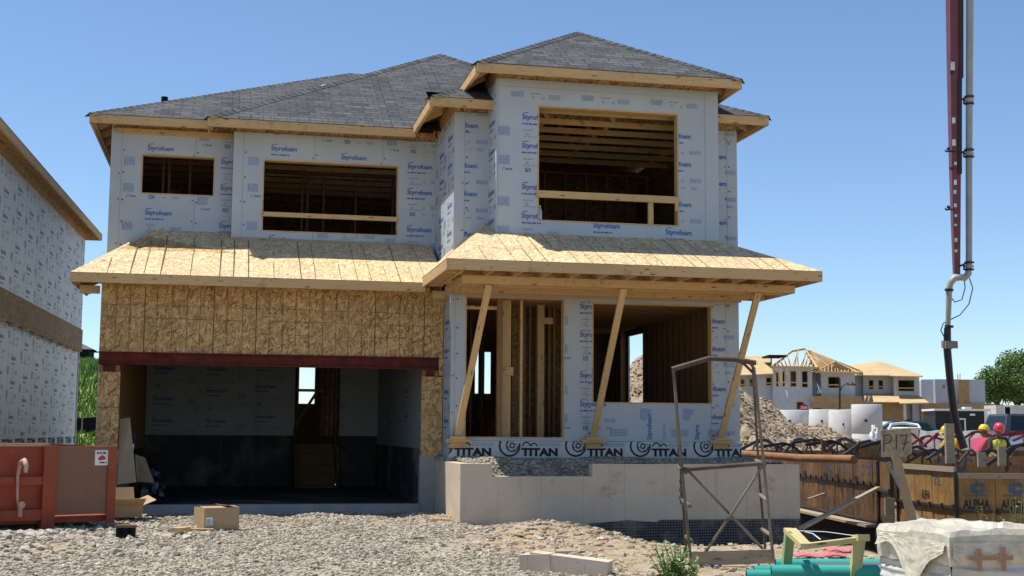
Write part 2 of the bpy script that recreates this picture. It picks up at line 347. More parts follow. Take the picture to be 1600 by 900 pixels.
class Decal:
    """prints 2-D shapes on a wall plane, cut to the wall's own solid areas"""
    def __init__(s, mb, O, U, V, N, rect, holes=(), eps=.004):
        s.mb = mb; s.O, s.U, s.V, s.N = map(Vector, (O, U, V, N)); s.eps = eps; s.rects = []
        us = sorted({rect[0], rect[1], *[min(max(q, rect[0]), rect[1]) for H in holes for q in H[:2]]}); vs = sorted({rect[2], rect[3], *[min(max(q, rect[2]), rect[3]) for H in holes for q in H[2:]]})
        for i in range(len(us)-1):
            for j in range(len(vs)-1):
                cu, cv = (us[i]+us[i+1])/2, (vs[j]+vs[j+1])/2
                if not any(a < cu < b and c < cv < d for a, b, c, d in holes): s.rects.append((us[i], us[i+1], vs[j], vs[j+1]))
    def shape(s, poly, m):
        x0 = min(p[0] for p in poly); x1 = max(p[0] for p in poly); y0 = min(p[1] for p in poly); y1 = max(p[1] for p in poly)
        for r in s.rects:
            if x1 < r[0] or x0 > r[1] or y1 < r[2] or y0 > r[3]: continue
            q = clip(poly, r)
            if len(q) >= 3:
                pts = [s.O+s.U*a+s.V*b+s.N*s.eps for a, b in q]
                n = (pts[1]-pts[0]).cross(pts[2]-pts[0])
                if n.dot(s.N) < 0: pts.reverse()
                s.mb.poly(pts, m)
    def rect(s, x, y, w, h, m): s.shape([(x, y), (x+w, y), (x+w, y+h), (x, y+h)], m)
    def text(s, txt, x, y, w, h, m, bold=.02, rot=0):
        T, tw, th = glyphs(txt, bold); c, sn = math.cos(rot), math.sin(rot)
        for t in T: 
            q = [(a/tw*w, b/th*h) for a, b in t]
            s.shape([(x+a*c-b*sn, y+a*sn+b*c) for a, b in q], m)
    def dot(s, x, y, r, m, n=6): s.shape([(x+r*math.cos(6.283*k/n), y+r*math.sin(6.283*k/n)) for k in range(n)], m)
    def ring(s, x, y, r, w, m, a0=0, a1=6.283, n=14):
        for k in range(n):
            a, b = a0+(a1-a0)*k/n, a0+(a1-a0)*(k+1)/n
            s.shape([(x+r*math.cos(a), y+r*math.sin(a)), (x+r*math.cos(b), y+r*math.sin(b)), (x+(r-w)*math.cos(b), y+(r-w)*math.sin(b)), (x+(r-w)*math.cos(a), y+(r-w)*math.sin(a))], m)
    def fine(s, x, y, w, h, m, rows, gap=.45, seed=0):
        rr = random.Random(seed); rh = h/rows
        for i in range(rows):
            cx = x
            while cx < x+w-.005:
                l = rr.uniform(.02, .07); l = min(l, x+w-cx); s.rect(cx, y+i*rh, l, rh*(1-gap), m); cx += l+.012
    def motif(s, x, z, k=0):            # brand line, slogan, code panel and approvals
        s.text('Styrofoam', x, z, .42, .105, M['blue'], .03)
        s.shape([(x+.01, z+.115), (x+.10, z+.128), (x+.10, z+.14), (x+.01, z+.127)], M['blue'])
        s.fine(x, z-.055, .30, .026, M['blue'], 1, .1, k)
        s.rect(x-.36, z-.235, .15, .13, M['lblue']) if False else s.fine(x-.36, z-.235, .17, .14, M['lblue'], 7, .25, k+1)
        s.fine(x+.02, z-.15, .16, .02, M['gprint'], 1, .1, k+2); s.ring(x+.08, z-.2, .022, .01, M['gprint']); s.ring(x+.28, z-.2, .02, .01, M['gprint'])
        s.fine(x+.02, z-.245, .22, .014, M['gprint'], 1, .1, k+2)
        s.fine(x+.40, z-.22, .18, .065, M['lblue'], 4, .35, k+3)
    def motif2(s, x, z, k=0):
        s.text('1"', x-.3, z-.01, .035, .045, M['blue'], .02); s.fine(x-.25, z, .1, .03, M['blue'], 2, .3, k)
        s.fine(x+.05, z-.02, .09, .07, M['blue'], 4, .35, k); s.fine(x+.26, z, .07, .02, M['gprint'], 1, .1, k); s.fine(x+.42, z-.01, .1, .045, M['lblue'], 3, .35, k)
    def column(s, x, z, zmin, zmax, umin=None):
        if umin is not None: old = s.rects; s.rects = [(max(r[0], umin), r[1], r[2], r[3]) for r in old if r[1] > umin]; s.column(x, z, zmin, zmax); s.rects = old; return
        k = int(x*37) % 97; zz = z
        while zz < zmax+.6: zz += 1.07
        while zz > zmax-.12 and zmax < 2.15: zz -= .01 if False else 1.07
        while zz > zmin-.2:
            s.motif(x, zz, k); s.motif(x, zz-.44, k+9); s.motif2(x, zz-.76, k+5) ; zz -= 1.07
    def seam(s, x, z0, z1, dots=True):
        s.rect(x-.003, z0, .006, z1-z0, M['seam'])
        if dots:
            rr = random.Random(int(x*100)); z = z0+.12
            while z < z1: 
                s.dot(x+.035, z+rr.uniform(-.04, .04), .014, M['cap']); 
                if rr.random() < .5: s.dot(x-.03, z+rr.uniform(-.1, .1), .012, M['cap'])
                z += .40
X_, Y_, Z_ = Vector((1, 0, 0)), Vector((0, 1, 0)), Vector((0, 0, 1))
# ------------------------------------------------------------------ ground
def smooth(a, b, x):
    t = np.clip((x-a)/(b-a), 0, 1); return t*t*(3-2*t)
def gh(x, y):
    x = np.asarray(x, float); y = np.asarray(y, float)
    z = np.interp(y, [-40, 0, 10, 12.7, 17, 19, 20.2, 30, 60, 110, 200, 900], [.0, .0, .08, .18, .32, .365, .34, .4, .75, 1.35, 1.6, 1.6])
    # shallow trench in front of the porch foundation
    tr = smooth(4.6, 6.2, x)*(1-smooth(9.0, 9.8, x))*smooth(14.8, 16.8, y)*(1-smooth(18.1, 18.2, y)); z = z-.40*tr
    tr2 = smooth(3.0, 3.6, x)*(1-smooth(4.6, 6.2, x))*smooth(16.6, 17.5, y)*(1-smooth(18.1, 18.2, y)); z = z-.06*tr2
    # spoil heap left of the trench
    z = z+.14*np.exp(-((x-3.9)/.7)**2-((y-16.6)/.5)**2)+.05*np.exp(-((x-1.6)/1.0)**2-((y-18.3)/.6)**2)+.09*np.exp(-((x+2.6)/.9)**2-((y-15.6)/.7)**2)+.06*np.exp(-((x+1.9)/.4)**2-((y-16.5)/.35)**2)+.05*np.exp(-((x+.9)/.5)**2-((y-17.2)/.4)**2)
    # excavated pit for the next basement
    pit = smooth(0, .12, x-7.32-np.clip(y-13.8, 0, 4.1)*.19)*smooth(13.5, 14.2, y)*np.where(x < 12.85+(y-23.73)*.151, 1-smooth(38, 40, y), 1-smooth(24, 25.5, y))*(1-smooth(24, 26, x)); z = z*(1-pit)+(-1.55)*pit
    z = z-.30*smooth(9.5, 11, x)*smooth(27, 28, y)*(1-smooth(38, 44, y))*(1-smooth(26, 30, x))
    # house floor area kept below the slabs
    inside = (x > -1.9)*(x < 7.8)*(y > 20.3)*(y < 31); z = np.where(inside, np.minimum(z, .3), z)
    z = z+(-.035*np.exp(-((x-.55-.05*(y-14))/.22)**2)-.03*np.exp(-((x-2.15-.05*(y-14))/.22)**2)+.03*np.exp(-((x-1.3)/.4)**2)+.05*np.exp(-((x+2.4)/.9)**2-((y-15.2)/1.2)**2))*(y > 11)*(y < 19.8)
    nz = (np.sin(x*2.1+y*.7)*np.cos(y*1.7-x*.4)*.018+np.sin(x*5.3-y*3.1)*.008*np.cos(y*4.4+x*2))*(y < 40)
    return z+nz
def sheet(xs, ys, fn):
    X, Y = np.meshgrid(xs, ys); Z = fn(X, Y); nx, ny = len(xs), len(ys)
    V = np.stack([X.ravel(), Y.ravel(), Z.ravel()], 1)
    i = np.arange(nx-1)[None, :]+np.arange(ny-1)[:, None]*nx; i = i.ravel()
    return V, np.stack([i, i+1, i+nx+1, i+nx], 1)
def npmesh(name, V, F, mats, mi=None, smooth_=True, uv=None):
    me = bpy.data.meshes.new(name); me.from_pydata(V.tolist(), [], F.tolist())
    for m in mats: me.materials.append(m)
    if mi is not None: me.polygons.foreach_set('material_index', mi.astype(np.int32))
    me.polygons.foreach_set('use_smooth', np.full(len(F), smooth_)); me.update()
    o = bpy.data.objects.new(name, me); C.objects.link(o); return o
xs = np.unique(np.concatenate([np.linspace(-900, -8, 12), np.linspace(-8, 16, 241), np.linspace(16, 60, 45), np.linspace(60, 900, 12)]))
ys = np.unique(np.concatenate([np.linspace(-40, 9, 10), np.linspace(9, 22, 131), np.linspace(22, 50, 57), np.linspace(50, 130, 33), np.linspace(130, 1500, 12)]))
V, F = sheet(xs, ys, gh); g = npmesh('ground', V, F, [M['ground']]); tag(g, kind='structure')
# loose stones: one mass of crushed stone on the drive, one of coarser dirt lumps
def ico():
    t = (1+5**.5)/2; v = np.array([(-1, t, 0), (1, t, 0), (-1, -t, 0), (1, -t, 0), (0, -1, t), (0, 1, t), (0, -1, -t), (0, 1, -t), (t, 0, -1), (t, 0, 1), (-t, 0, -1), (-t, 0, 1)], float)/1.9
    f = np.array([(0, 11, 5), (0, 5, 1), (0, 1, 7), (0, 7, 10), (0, 10, 11), (1, 5, 9), (5, 11, 4), (11, 10, 2), (10, 7, 6), (7, 1, 8), (3, 9, 4), (3, 4, 2), (3, 2, 6), (3, 6, 8), (3, 8, 9), (4, 9, 5), (2, 4, 11), (6, 2, 10), (8, 6, 7), (9, 8, 1)])
    return v, f
IV, IF = ico()
def stones(name, P, R, mats, zfn=None, sink=.25, flatness=.65):
    n = len(P); v = IV[None]*R[:, None, None]*rng.uniform(.65, 1.25, (n, 12, 1))
    v = v*np.array([1, 1, flatness])*rng.uniform(.7, 1.3, (n, 1, 3)); a = rng.uniform(0, 6.28, n); c, s_ = np.cos(a)[:, None], np.sin(a)[:, None]
    x = v[..., 0]*c-v[..., 1]*s_; y = v[..., 0]*s_+v[..., 1]*c
    V = np.stack([x+P[:, :1], y+P[:, 1:2], v[..., 2]+P[:, 2:3]+(R*flatness*(.5-sink))[:, None]], -1).reshape(-1, 3)
    F = (IF[None]+(np.arange(n)*12)[:, None, None]).reshape(-1, 3)
    mi = np.repeat(rng.integers(0, len(mats), n), 20)
    o = npmesh(name, V, F, mats, mi, False); return tag(o, kind='stuff')
smats = [M['gravel_a'], M['gravel_b'], flat('stone_tan', (.42, .36, .27), .9, .2, var=.35, scale=2), flat('stone_mid', (.21, .175, .13), .9, .2, var=.4, scale=4)]
def scatter(n, x0, x1, y0, y1, fn, rlo, rhi, pw=2.2):
    x = rng.uniform(x0, x1, n); y = y0+(y1-y0)*rng.uniform(0, 1, n)**.9; k = fn(x, y) > rng.uniform(0, 1, n); x, y = x[k], y[k]
    r = rlo+(rhi-rlo)*rng.uniform(0, 1, len(x))**pw; return np.stack([x, y, gh(x, y)], 1), r
P, R = scatter(105000, -5.2, 5.4, 11.8, 20.0, lambda x, y: (1-.93*smooth(2.4, 4.2, x+np.sin(y*1.3)*.5+np.sin(x*3+y*2)*.25))*(.28+.72*smooth(-.35, .35, np.sin(x*1.1+np.sin(y*.9)*1.6)*np.cos(y*.8+x*.35)+.45*np.sin(x*3.1-y*2.3)+.25)), .005, .033, 3)
tag(stones('crushed_stone', P, R, smats), 'grey crushed stone spread over the driveway in front of the garage', 'gravel')
P, R = scatter(2600, -4.2, -.4, 14.2, 18.2, lambda x, y: .15+.85*np.exp(-((x+2.3)/1.0)**2-((y-16.0)/1.1)**2), .02, .075, 2)
tag(stones('rubble', P, R, [smats[1], smats[2], smats[0]]), 'larger pale stones and lumps heaped in front of the waste bin', 'rubble')
P, R = scatter(9000, 2.8, 9.6, 11.8, 17.6, lambda x, y: .25+.6*np.exp(-((x-4.0)/1.0)**2-((y-16.3)/.8)**2), .008, .05, 3)
tag(stones('dirt_clods', P, R, [smats[2], smats[0], flat('clod_brown', (.30, .22, .14), .95, .1, var=.3)]), 'loose tan clods and pebbles on the bare dirt by the porch', 'dirt clods')

# ------------------------------------------------------------------ the house under construction
HX0, HX1 = -1.93, 7.88
YG, YF, YT, YM, YL, YB = 20.2, 19.52, 18.85, 21.46, 21.78, 31.0
house = thing('unfinished_house', 'two storey house under construction wrapped in blue grey foam board with grey shingle roofs', 'house', (3, 20.2, .4))
def wall(name, O, U, w, h, N, holes=(), t=.14, mat='foam', back='pine_shaded', side='pine', parent=house, prints=(), seams=(), z0=0, label=None, dots=True, extra=None):
    mb = MB(); O = Vector(O); U = Vector(U); N = Vector(N)
    mb.slab(O, U, Z_, N, w, h, .03, M[mat], holes, M['osb_wall'], M['foam'] if mat == 'foam' else M[mat])
    d = Decal(mb, O, U, Z_, N, (0, w, 0, h), holes)
    for s_ in seams: d.seam(s_, 0, h, dots)
    for q in prints: d.column(q[0], q[1], 0, (q[2] or h) if len(q) > 2 else h, q[3] if len(q) > 3 else None)
    if extra: extra(d)
    o = mb.build(name, parent)
    if label: o['label'] = label
    return o
def hole(x0, x1, z0, z1, ox, oz): return (x0-ox, x1-ox, z0-oz, z1-oz)
# window rough opening: jambs, sill and header boards
def frame_op(x0, x1, z0, z1, y, depth=.14, parent=house, name='window_frame', nrm=-1, mat='pine'):
    mb = MB(); t = .038; ya, yb = y-.004, y+depth
    mb.box(x0-.001, x0+t*.5, ya, yb, z0+t*.5, z1-t*.5, M[mat]); mb.box(x1-t*.5, x1+.001, ya, yb, z0+t*.5, z1-t*.5, M[mat])
    mb.box(x0-.001, x1+.001, ya, yb, z0-.001, z0+t*.5, M[mat]); mb.box(x0-.001, x1+.001, ya, yb, z1-t*.5, z1+.001, M[mat]); return mb.build(name, parent)
# --- upper left wall
w1 = hole(-1.535, -.365, 5.40, 6.06, -2.02, 4.0); w2 = hole(.41, 2.64, 4.81, 6.005, -.07, 4.0)
fw_ = wall('front_wall', (-2.02, YL, 4.0), X_, 1.96, 2.47, -Y_, [w1], prints=[(.57, 2.10), (1.75, 1.93)], seams=[.17, 1.34], label='upper left front wall with the small window opening')
frame_op(-1.535, -.365, 5.40, 6.06, YL)
fm = wall('front_wall', (-.07, YM, 4.0), X_, 3.36, 2.44, -Y_, [w2], prints=[(.60, 2.13), (1.75, 2.04), (2.86, 1.94)], seams=[.16, 1.31, 2.44], label='recessed middle front wall with the wide window opening')
frame_op(.41, 2.64, 4.81, 6.005, YM)
mb = MB(); mb.box(.41, 2.63, YM-.03, YM+.01, 5.055, 5.13, M['pine']); mb.build_each('guard_rail', house)
# --- bay: left return, narrow front, tower returns, right rear piece
wall('return_wall', (3.26, YM, 4.1), -Y_, YM-YF-.031, 2.40, -X_, prints=[(.5, 1.9), (1.35, 2.0)], seams=[.9], label='left return wall of the bay')
wall('front_wall', (3.26, YF, 4.1), X_, .56, 2.40, -Y_, prints=[(-.06, 1.50, None, .16)], seams=[.16], label='narrow front wall of the bay beside the tower')
def top_print(d):
    for i in range(3):
        x = .22+i*1.10; d.fine(x, 2.32, .19, .085, M['lblue'], 5, .25, i); d.fine(x+.30, 2.37, .16, .02, M['gprint'], 1, .1, i); d.ring(x+.34, 2.32, .02, .01, M['gprint']); d.ring(x+.50, 2.31, .02, .01, M['gprint']); d.fine(x+.58, 2.30, .18, .08, M['lblue'], 4, .4, i+3)
    d.rect(.02, 2.47, 3.4, .004, M['seam'])
tw = hole(4.42, 6.65, 4.735, 6.50, 3.785, 4.3)
wall('front_wall', (3.785, YT, 4.3), X_, 3.52, 2.59, -Y_, [tw], prints=[(.39, 1.95, 2.1), (1.50, .78, 2.1), (2.65, .72, 2.1)], seams=[.02, 3.30], label='front wall of the projecting upper room with the largest window opening', dots=False, extra=top_print)
frame_op(4.42, 6.65, 4.735, 6.50, YT)
wall('return_wall', (3.785, YF, 4.3), -Y_, YF-YT-.031, 2.59, -X_, prints=[(.1, 1.9)], label='left return wall of the projecting upper room')
wall('return_wall', (7.305, YT+.031, 4.3), Y_, YF-YT-.031, 2.59, X_, label='right return wall of the projecting upper room')
wall('front_wall', (7.305, YF, 4.1), X_, HX1-7.305, 2.34, -Y_, prints=[(-.03, 1.85)], seams=[.40], label='narrow upper wall right of the projecting room')
mb = MB(); mb.box(4.42, 6.60, YT-.035, YT+.01, 5.09, 5.195, M['pine']); mb.box(6.585, 6.63, YT-.04, YT+.0, 4.97, 5.19, M['pine']); mb.box(4.40, 4.43, YT-.042, YT-.004, 5.1, 5.27, M['pine'])
mb.box(6.17, 6.25, YT+.02, YT+.06, 4.75, 5.10, M['pine']); mb.build_each('guard_rail', house)
# --- garage header and jambs in OSB
def osb_lines(d):
    for x in (.21, .41, .62, .80, 1.02, 1.24, 1.43, 1.63, 1.83, 2.06, 2.26, 2.46, 2.66, 2.86, 3.06, 3.27, 3.47, 3.66, 3.87, 4.07, 4.27, 4.46, 4.66, 4.84):
        rr = random.Random(int(x*100)); w = rr.choice([.007, .007, .013]); d.rect(x, 0, w, .98, M['line'])
    for x0, x1, z in ((0, .62, .70), (0, 1.24, .51), (.62, 1.8, .70), (1.24, 2.06, .50), (1.8, 3.0, .69), (2.46, 3.7, .50), (3.0, 4.3, .68), (2.6, 3.1, .30), (3.66, 5.08, .48), (4.3, 5.08, .67), (3.9, 4.5, .29)): d.rect(x0, z, x1-x0, .006, M['line'])
wall('garage_header', (-1.92, YG, 2.732), X_, 5.152, 1.02, -Y_, mat='osb', extra=osb_lines)
def jl(d): d.rect(0, 1.0, .31, .006, M['line']); d.rect(0, .62, .31, .006, M['line'])
wall('garage_jamb', (-1.92, YG, 1.282), X_, .31, 1.15, -Y_, mat='osb', extra=jl); wall('garage_jamb', (2.90, YG, 1.212), X_, .33, 1.22, -Y_, mat='osb', extra=jl)
mb = MB()
for x0, x1 in ((-1.92, -1.62), (2.90, 3.16)):
    mb.box(x0, x0+.06, YG-.0, YG+.14, 2.43, 2.53, M['pine_shaded']); mb.box(x1-.06, x1, YG-.0, YG+.14, 2.43, 2.53, M['pine_shaded']); mb.box(x0+.06, x1-.06, YG+.02, YG+.14, 2.43, 2.53, M['steel_red'])
mb.box(3.168, 3.234, YG+.001, YG+.1, 2.45, 2.731, M['osb']); mb.box(3.14, 3.234, YF+.2, YG+.1, 1.05, 1.205, M['conc_grey']); mb.build_each('beam_seat', house)
mb = MB(); mb.box(-1.935, 3.17, YG-.035, YG+.115, 2.715, 2.73, M['steel_red']); mb.box(-1.935, 3.17, YG-.035, YG+.115, 2.545, 2.56, M['steel_red']); mb.box(-1.93, 3.165, YG+.03, YG+.05, 2.56, 2.715, M['steel_red']); mb.build('steel_beam', house)
# --- ground floor front wall with the door and window openings
dr = hole(3.46, 5.015, 1.49, 3.64, 3.24, 1.45); fwn = hole(5.46, 7.425, 2.035, 3.60, 3.24, 1.45)
def low_prints(d):
    for x in (2.98, 3.68): d.shape([(x, .34), (x+.17, .34), (x+.17, .50), (x+.06, .48), (x, .36)][::-1] if False else [(x, .36), (x+.10, .32), (x+.20, .50), (x+.02, .52)], M['lblue'])
    d.text('Styrofoam', 3.20, .03, .40, .10, M['blue'], .03, 1.571); d.text('Styro', 3.98, .03, .24, .10, M['blue'], .03, 1.571)
    d.text('Styro', 3.42, .03, .26, .07, M['lblue'], .02, 1.571)
    for x in (2.5, 3.5, 4.1): d.fine(x, .08, .28, .12, M['gprint'], 5, .4, 3)
wall('front_wall', (3.24, YF, 1.45), X_, HX1-3.24, 2.24, -Y_, [dr, fwn], prints=[(2.02, 2.02), (3.98, 1.84, None, 4.16)], seams=[.06, 2.14, 4.16, 4.42], label='ground floor front wall with the door opening and the wide window', extra=low_prints)
frame_op(5.46, 7.425, 2.035, 3.60, YF); frame_op(3.46, 5.015, 1.49, 3.64, YF, name='door_frame')
wall('return_wall', (3.24, YG, 1.2), -Y_, YG-YF-.031, 2.5, -X_, prints=[(.1, 2.0)], label='short return wall between garage and porch')
# sill gasket printed TITAN along the foot of the front wall
mb = MB(); mb.box(3.225, HX1+.012, YF-.006, YF+.14, 1.19, 1.445, M['titan'])
d = Decal(mb, (3.225, YF-.006, 1.19), X_, Z_, -Y_, (0, HX1-3.21, 0, .255))
for k in range(6):
    x = k*1.035-.20
    d.text('TITAN', x+.28, .03, .57, .125, M['black'], .05)
    d.ring(x+.10, .19, .17, .028, M['black'], 2.0, 6.5, 16); d.ring(x+.14, .19, .10, .02, M['black'], 1.0, 6.2, 12); d.ring(x+.14, .19, .045, .02, M['black'])
    for q in range(4): d.shape([(x+.14+.05*math.cos(q*1.57+.4), .19+.05*math.sin(q*1.57+.4)), (x+.14+.08*math.cos(q*1.57+.5), .19+.08*math.sin(q*1.57+.5)), (x+.14+.08*math.cos(q*1.57+.2), .19+.08*math.sin(q*1.57+.2))], M['black'])
    d.ring(x+.36, .18, .07, .02, M['black'], .0, 3.1, 8); d.ring(x+.48, .18, .055, .02, M['black'], .0, 3.1, 8)
    for q in range(3): d.rect(x+.55, .185+q*.02, .34, .008, M['gprint'])
mb.build('sill_gasket', house)
# side and rear walls, floors, garage lining
def sidewin(y0, y1, z0, z1, oy, oz): return (y0-oy, y1-oy, z0-oz, z1-oz)
wall('side_wall', (HX1, YF+.031, 1.45), Y_, YB-YF-.07, 5.04, X_, [sidewin(24.25, 25.35, 2.17, 3.52, YF+.031, 1.45)], prints=[(2.3, 2.0), (6.1, 2.4)], seams=[1.2, 2.4, 3.6], label='right side wall')
wall('side_wall', (-1.93, YB, 1.0), -Y_, YB-YG-.031, 3.1, -X_, seams=[1.2, 2.4], label='left side wall of the garage storey'); wall('side_wall', (-2.02, YB, 4.1), -Y_, YB-YL-.031, 2.45, -X_, prints=[(1, 2), (5, 2)], seams=[1.2, 2.4], label='left side wall of the upper storey')
rw = [(1.54+1.93, 1.92+1.93, 2.2-1.2, 3.6-1.2), (5.66+1.93, 5.90+1.93, 2.49-1.2, 3.49-1.2), (5.97+1.93, 6.12+1.93, 2.49-1.2, 3.49-1.2)]
wall('rear_wall', (-1.93, YB+.005, 1.2), X_, HX1+1.93, 5.5, Y_, rw, label='rear wall seen through the openings')
mb = MB(); mb.box(-1.93, HX1-.06, YL+.2, YB-.1, 3.86, 4.08, M['pine_shaded']); mb.box(3.30, HX1-.06, YF+.16, YL+.2, 3.80, 4.06, M['pine_shaded']); mb.box(3.8, 7.29, YT+.03, YF+.16, 4.1, 4.28, M['osb']); mb.build_each('upper_floor', house)
mb = MB(); mb.box(3.3, HX1-.06, YF+.05, YB-.1, 1.25, 1.47, M['pine_shaded']); mb.build('ground_floor', house)
# interior of the garage
gp = wall('garage_back_wall', (-1.75, 28.0, 1.47), X_, 4.9, 2.35, -Y_, [(3.08, 4.02, -.1, 2.2)], prints=[(.18, 2.35-.6), (1.25, 1.3), (2.25, 1.4), (3.6, 1.9)], seams=[.05, 1.1, 2.3], dots=True, label='dim foam covered back wall inside the garage', extra=lambda d: d.rect(0, .6, 4.9, .01, M['seam']))
mb = MB(); mb.box(-1.8, 1.30, 28.02, 28.2, .4, 1.47, M['conc_shade']); mb.box(2.30, 3.2, 28.02, 28.2, .4, 1.47, M['conc_shade'])
mb.box(3.06, 3.18, YG+.16, 28.2, .4, 1.3, M['conc_shade']); mb.box(-1.93, -1.76, YG+.17, 28.2, .3, 1.2, M['conc_shade'])
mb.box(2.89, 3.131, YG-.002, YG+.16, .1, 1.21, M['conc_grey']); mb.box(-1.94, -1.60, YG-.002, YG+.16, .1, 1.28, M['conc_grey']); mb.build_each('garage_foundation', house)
wall('garage_side_wall', (3.08, 28, 1.3), -Y_, 7.7, 2.5, -X_, prints=[(2, 1.9), (4.5, 2.0)], label='right side wall inside the garage')
mb = MB()
for i in range(19): mb.box(-1.80+.0, -1.70, YG+.5+i*.4, YG+.54+i*.4, 1.22, 3.7, M['pine_shaded'])
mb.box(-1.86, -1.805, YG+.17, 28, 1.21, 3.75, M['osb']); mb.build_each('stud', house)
mb = MB(); mb.box(-1.9, 3.05, YG+.18, 28.2, .30, .42, M['conc_shade']); mb.build('garage_floor', house)
mb = MB(); mb.box(-1.6, 2.885, YG-.03, YG+.17, .15, .475, M['conc_grey']); mb.build('garage_curb', house)
mb = MB()
for i in range(5): mb.box(1.34, 2.15, 27.0+i*.24, 27.28+i*.24, .42+i*.21, .46+i*.21, M['pine_shaded']); mb.box(1.34, 2.15, 27.03+i*.24, 27.05+i*.24, .42+(i-1)*.21+.04, .42+i*.21, M['pine_shaded'])
mb.beam((1.33, 26.85, .5), (1.33, 28.2, 1.6), .04, .28, M['pine_shaded']); mb.beam((2.17, 26.85, .5), (2.17, 28.2, 1.6), .04, .28, M['pine_shaded'])
mb.beam((1.35, 27.95, 1.7), (1.85, 27.95, 2.5), .03, .06, M['pine_shaded']); mb.build('garage_steps', house)
mb = MB()
for x in (1.38, 1.92, 2.0, 2.10, 2.2): mb.box(x, x+.04, 28.2+(x > 1.9)*.6, 28.29+(x > 1.9)*.6, 1.47, 3.8, M['pine_shaded'])
mb.box(1.93, 2.3, 28.95, 28.97, 1.47, 3.8, M['osb']); mb.box(1.4, 1.93, 28.2, 28.24, 2.40, 2.46, M['pine']); mb.build_each('stud', house)
mb = MB(); mb.box(-1.9, 3.2, YG+.16, 28.2, 3.74, 3.80, M['dark'])
for i in range(18): mb.box(-1.88, 3.1, YG+.4+i*.42, YG+.44+i*.42, 3.50, 3.735, M['pine_shaded'])
mb.build_each('floor_joist', house)
# ground floor interior framing seen through door and window
def studs(xs_, y, z0, z1, mat='pine_shaded', w=.038, dd=.09, plates=True, blocks=()):
    mb = MB()
    for x in xs_: mb.box(x-w/2, x+w/2, y, y+dd, z0+.04, z1-.04, M[mat])
    if plates: mb.box(min(xs_)-w/2, max(xs_)+w/2, y, y+dd, z0, z0+.038, M[mat]); mb.box(min(xs_)-w/2, max(xs_)+w/2, y, y+dd, z1-.038, z1, M[mat])
    for a, b, z in blocks: mb.box(a, b, y+.002, y+dd-.002, z, z+.14, M[mat])
    mb.build_each('stud', house)
mb = MB()
mb.box(3.47, 4.02, 19.60, 19.65, 3.45, 3.50, M['pine']); mb.box(3.97, 4.05, 19.56, 19.66, 1.49, 3.62, M['pine_shaded']); mb.box(4.055, 4.22, 19.75, 19.79, 1.49, 3.62, M['pine'])
mb.box(4.06, 4.25, 19.70, 19.74, 2.45, 2.58, M['pine']); mb.box(4.36, 4.40, 19.72, 19.80, 1.49, 3.62, M['pine']); mb.build_each('door_framing', house)
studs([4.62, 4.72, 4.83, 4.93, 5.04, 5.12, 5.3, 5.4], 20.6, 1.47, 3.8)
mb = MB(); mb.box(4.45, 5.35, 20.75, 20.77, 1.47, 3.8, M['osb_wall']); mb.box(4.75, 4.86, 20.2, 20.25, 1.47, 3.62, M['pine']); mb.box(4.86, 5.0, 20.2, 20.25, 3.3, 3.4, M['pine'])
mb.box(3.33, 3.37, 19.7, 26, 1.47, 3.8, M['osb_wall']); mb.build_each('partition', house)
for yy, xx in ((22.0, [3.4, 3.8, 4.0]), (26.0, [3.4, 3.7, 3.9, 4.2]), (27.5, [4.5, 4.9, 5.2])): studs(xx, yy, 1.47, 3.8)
studs([5.36, 5.62, 6.33, 6.7, 7.1, 7.5], 30.7, 1.47, 3.8)
mb = MB()
for i in range(22): mb.box(HX1-.16, HX1-.04, YF+.55+i*.30, YF+.588+i*.30, 1.51, 3.76, M['pine_shaded']) if not (24.2 < YF+.57+i*.30 < 25.4) else None
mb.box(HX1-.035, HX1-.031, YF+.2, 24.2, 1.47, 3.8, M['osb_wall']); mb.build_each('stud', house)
studs([5.55, 5.95, 6.15], 22.4, 1.47, 3.8, 'pine_shaded'); studs([6.05, 6.42], 24.2, 1.47, 3.8); studs([5.0, 5.4, 5.8, 6.2, 6.6, 7.0, 7.4], 26.2, 1.47, 3.8)
mb = MB(); mb.box(5.9, 6.5, 24.3, 24.32, 1.47, 3.8, M['dark']); mb.box(6.7, 7.8, 26.5, 26.52, 1.47, 3.8, M['osb_wall']); mb.box(3.4, 5.3, 28.6, 28.62, 1.47, 3.8, M['osb_wall']); mb.build_each('partition', house)
mb = MB(); 
for i in range(26): mb.box(3.3, HX1-.2, YF+.25+i*.41, YF+.29+i*.41, 3.60, 3.80, M['pine_shaded'])
mb.build_each('floor_joist', house)
# upper floor: ceiling joists, stud partitions
def joists(x0, x1, ys_, z, h=.09, nm='ceiling_joist', y0_=21.6):
    mb = MB()
    for i, y in enumerate(ys_):
        mb.box(x0, x1, y, y+.04, z, z+h, M['pine'])
        top = min(.6, .48*(y-y0_)-.02)
        if top < .2: continue
        for x in np.arange(x0+1.3, x1-1.0, 1.1): mb.beam((x, y+.02, z+h), (x+(.4 if i % 2 else -.35), y+.02, z+top), .035, .07, M['pine'])
        mb.beam((x0+1.1, y+.02, z+top), (x1-1.1, y+.02, z+top), .035, .08, M['pine'])
    return mb.build_each(nm, house)
joists(3.82, 7.26, [19.15], 6.47, y0_=18.5); joists(3.5, 7.78, np.arange(19.75, 23.2, .58), 6.45, y0_=18.5); joists(-1.95, 3.2, np.arange(21.75, 27.2, .61), 6.38)
studs([3.6+.4*i for i in range(11)], 23.3, 4.08, 6.42, blocks=[(4.3, 5.1, 5.2)]); studs([-.1+.4*i for i in range(9)], 26.8, 4.08, 6.4, blocks=[(1.9, 2.9, 5.5)]); studs([-1.8, -1.25, -1.15, -.8, -.35], 23.0, 4.08, 6.4)
studs([.3, 1.2, 1.3, 1.6, 2.2, 2.9], 24.4, 4.08, 6.4)
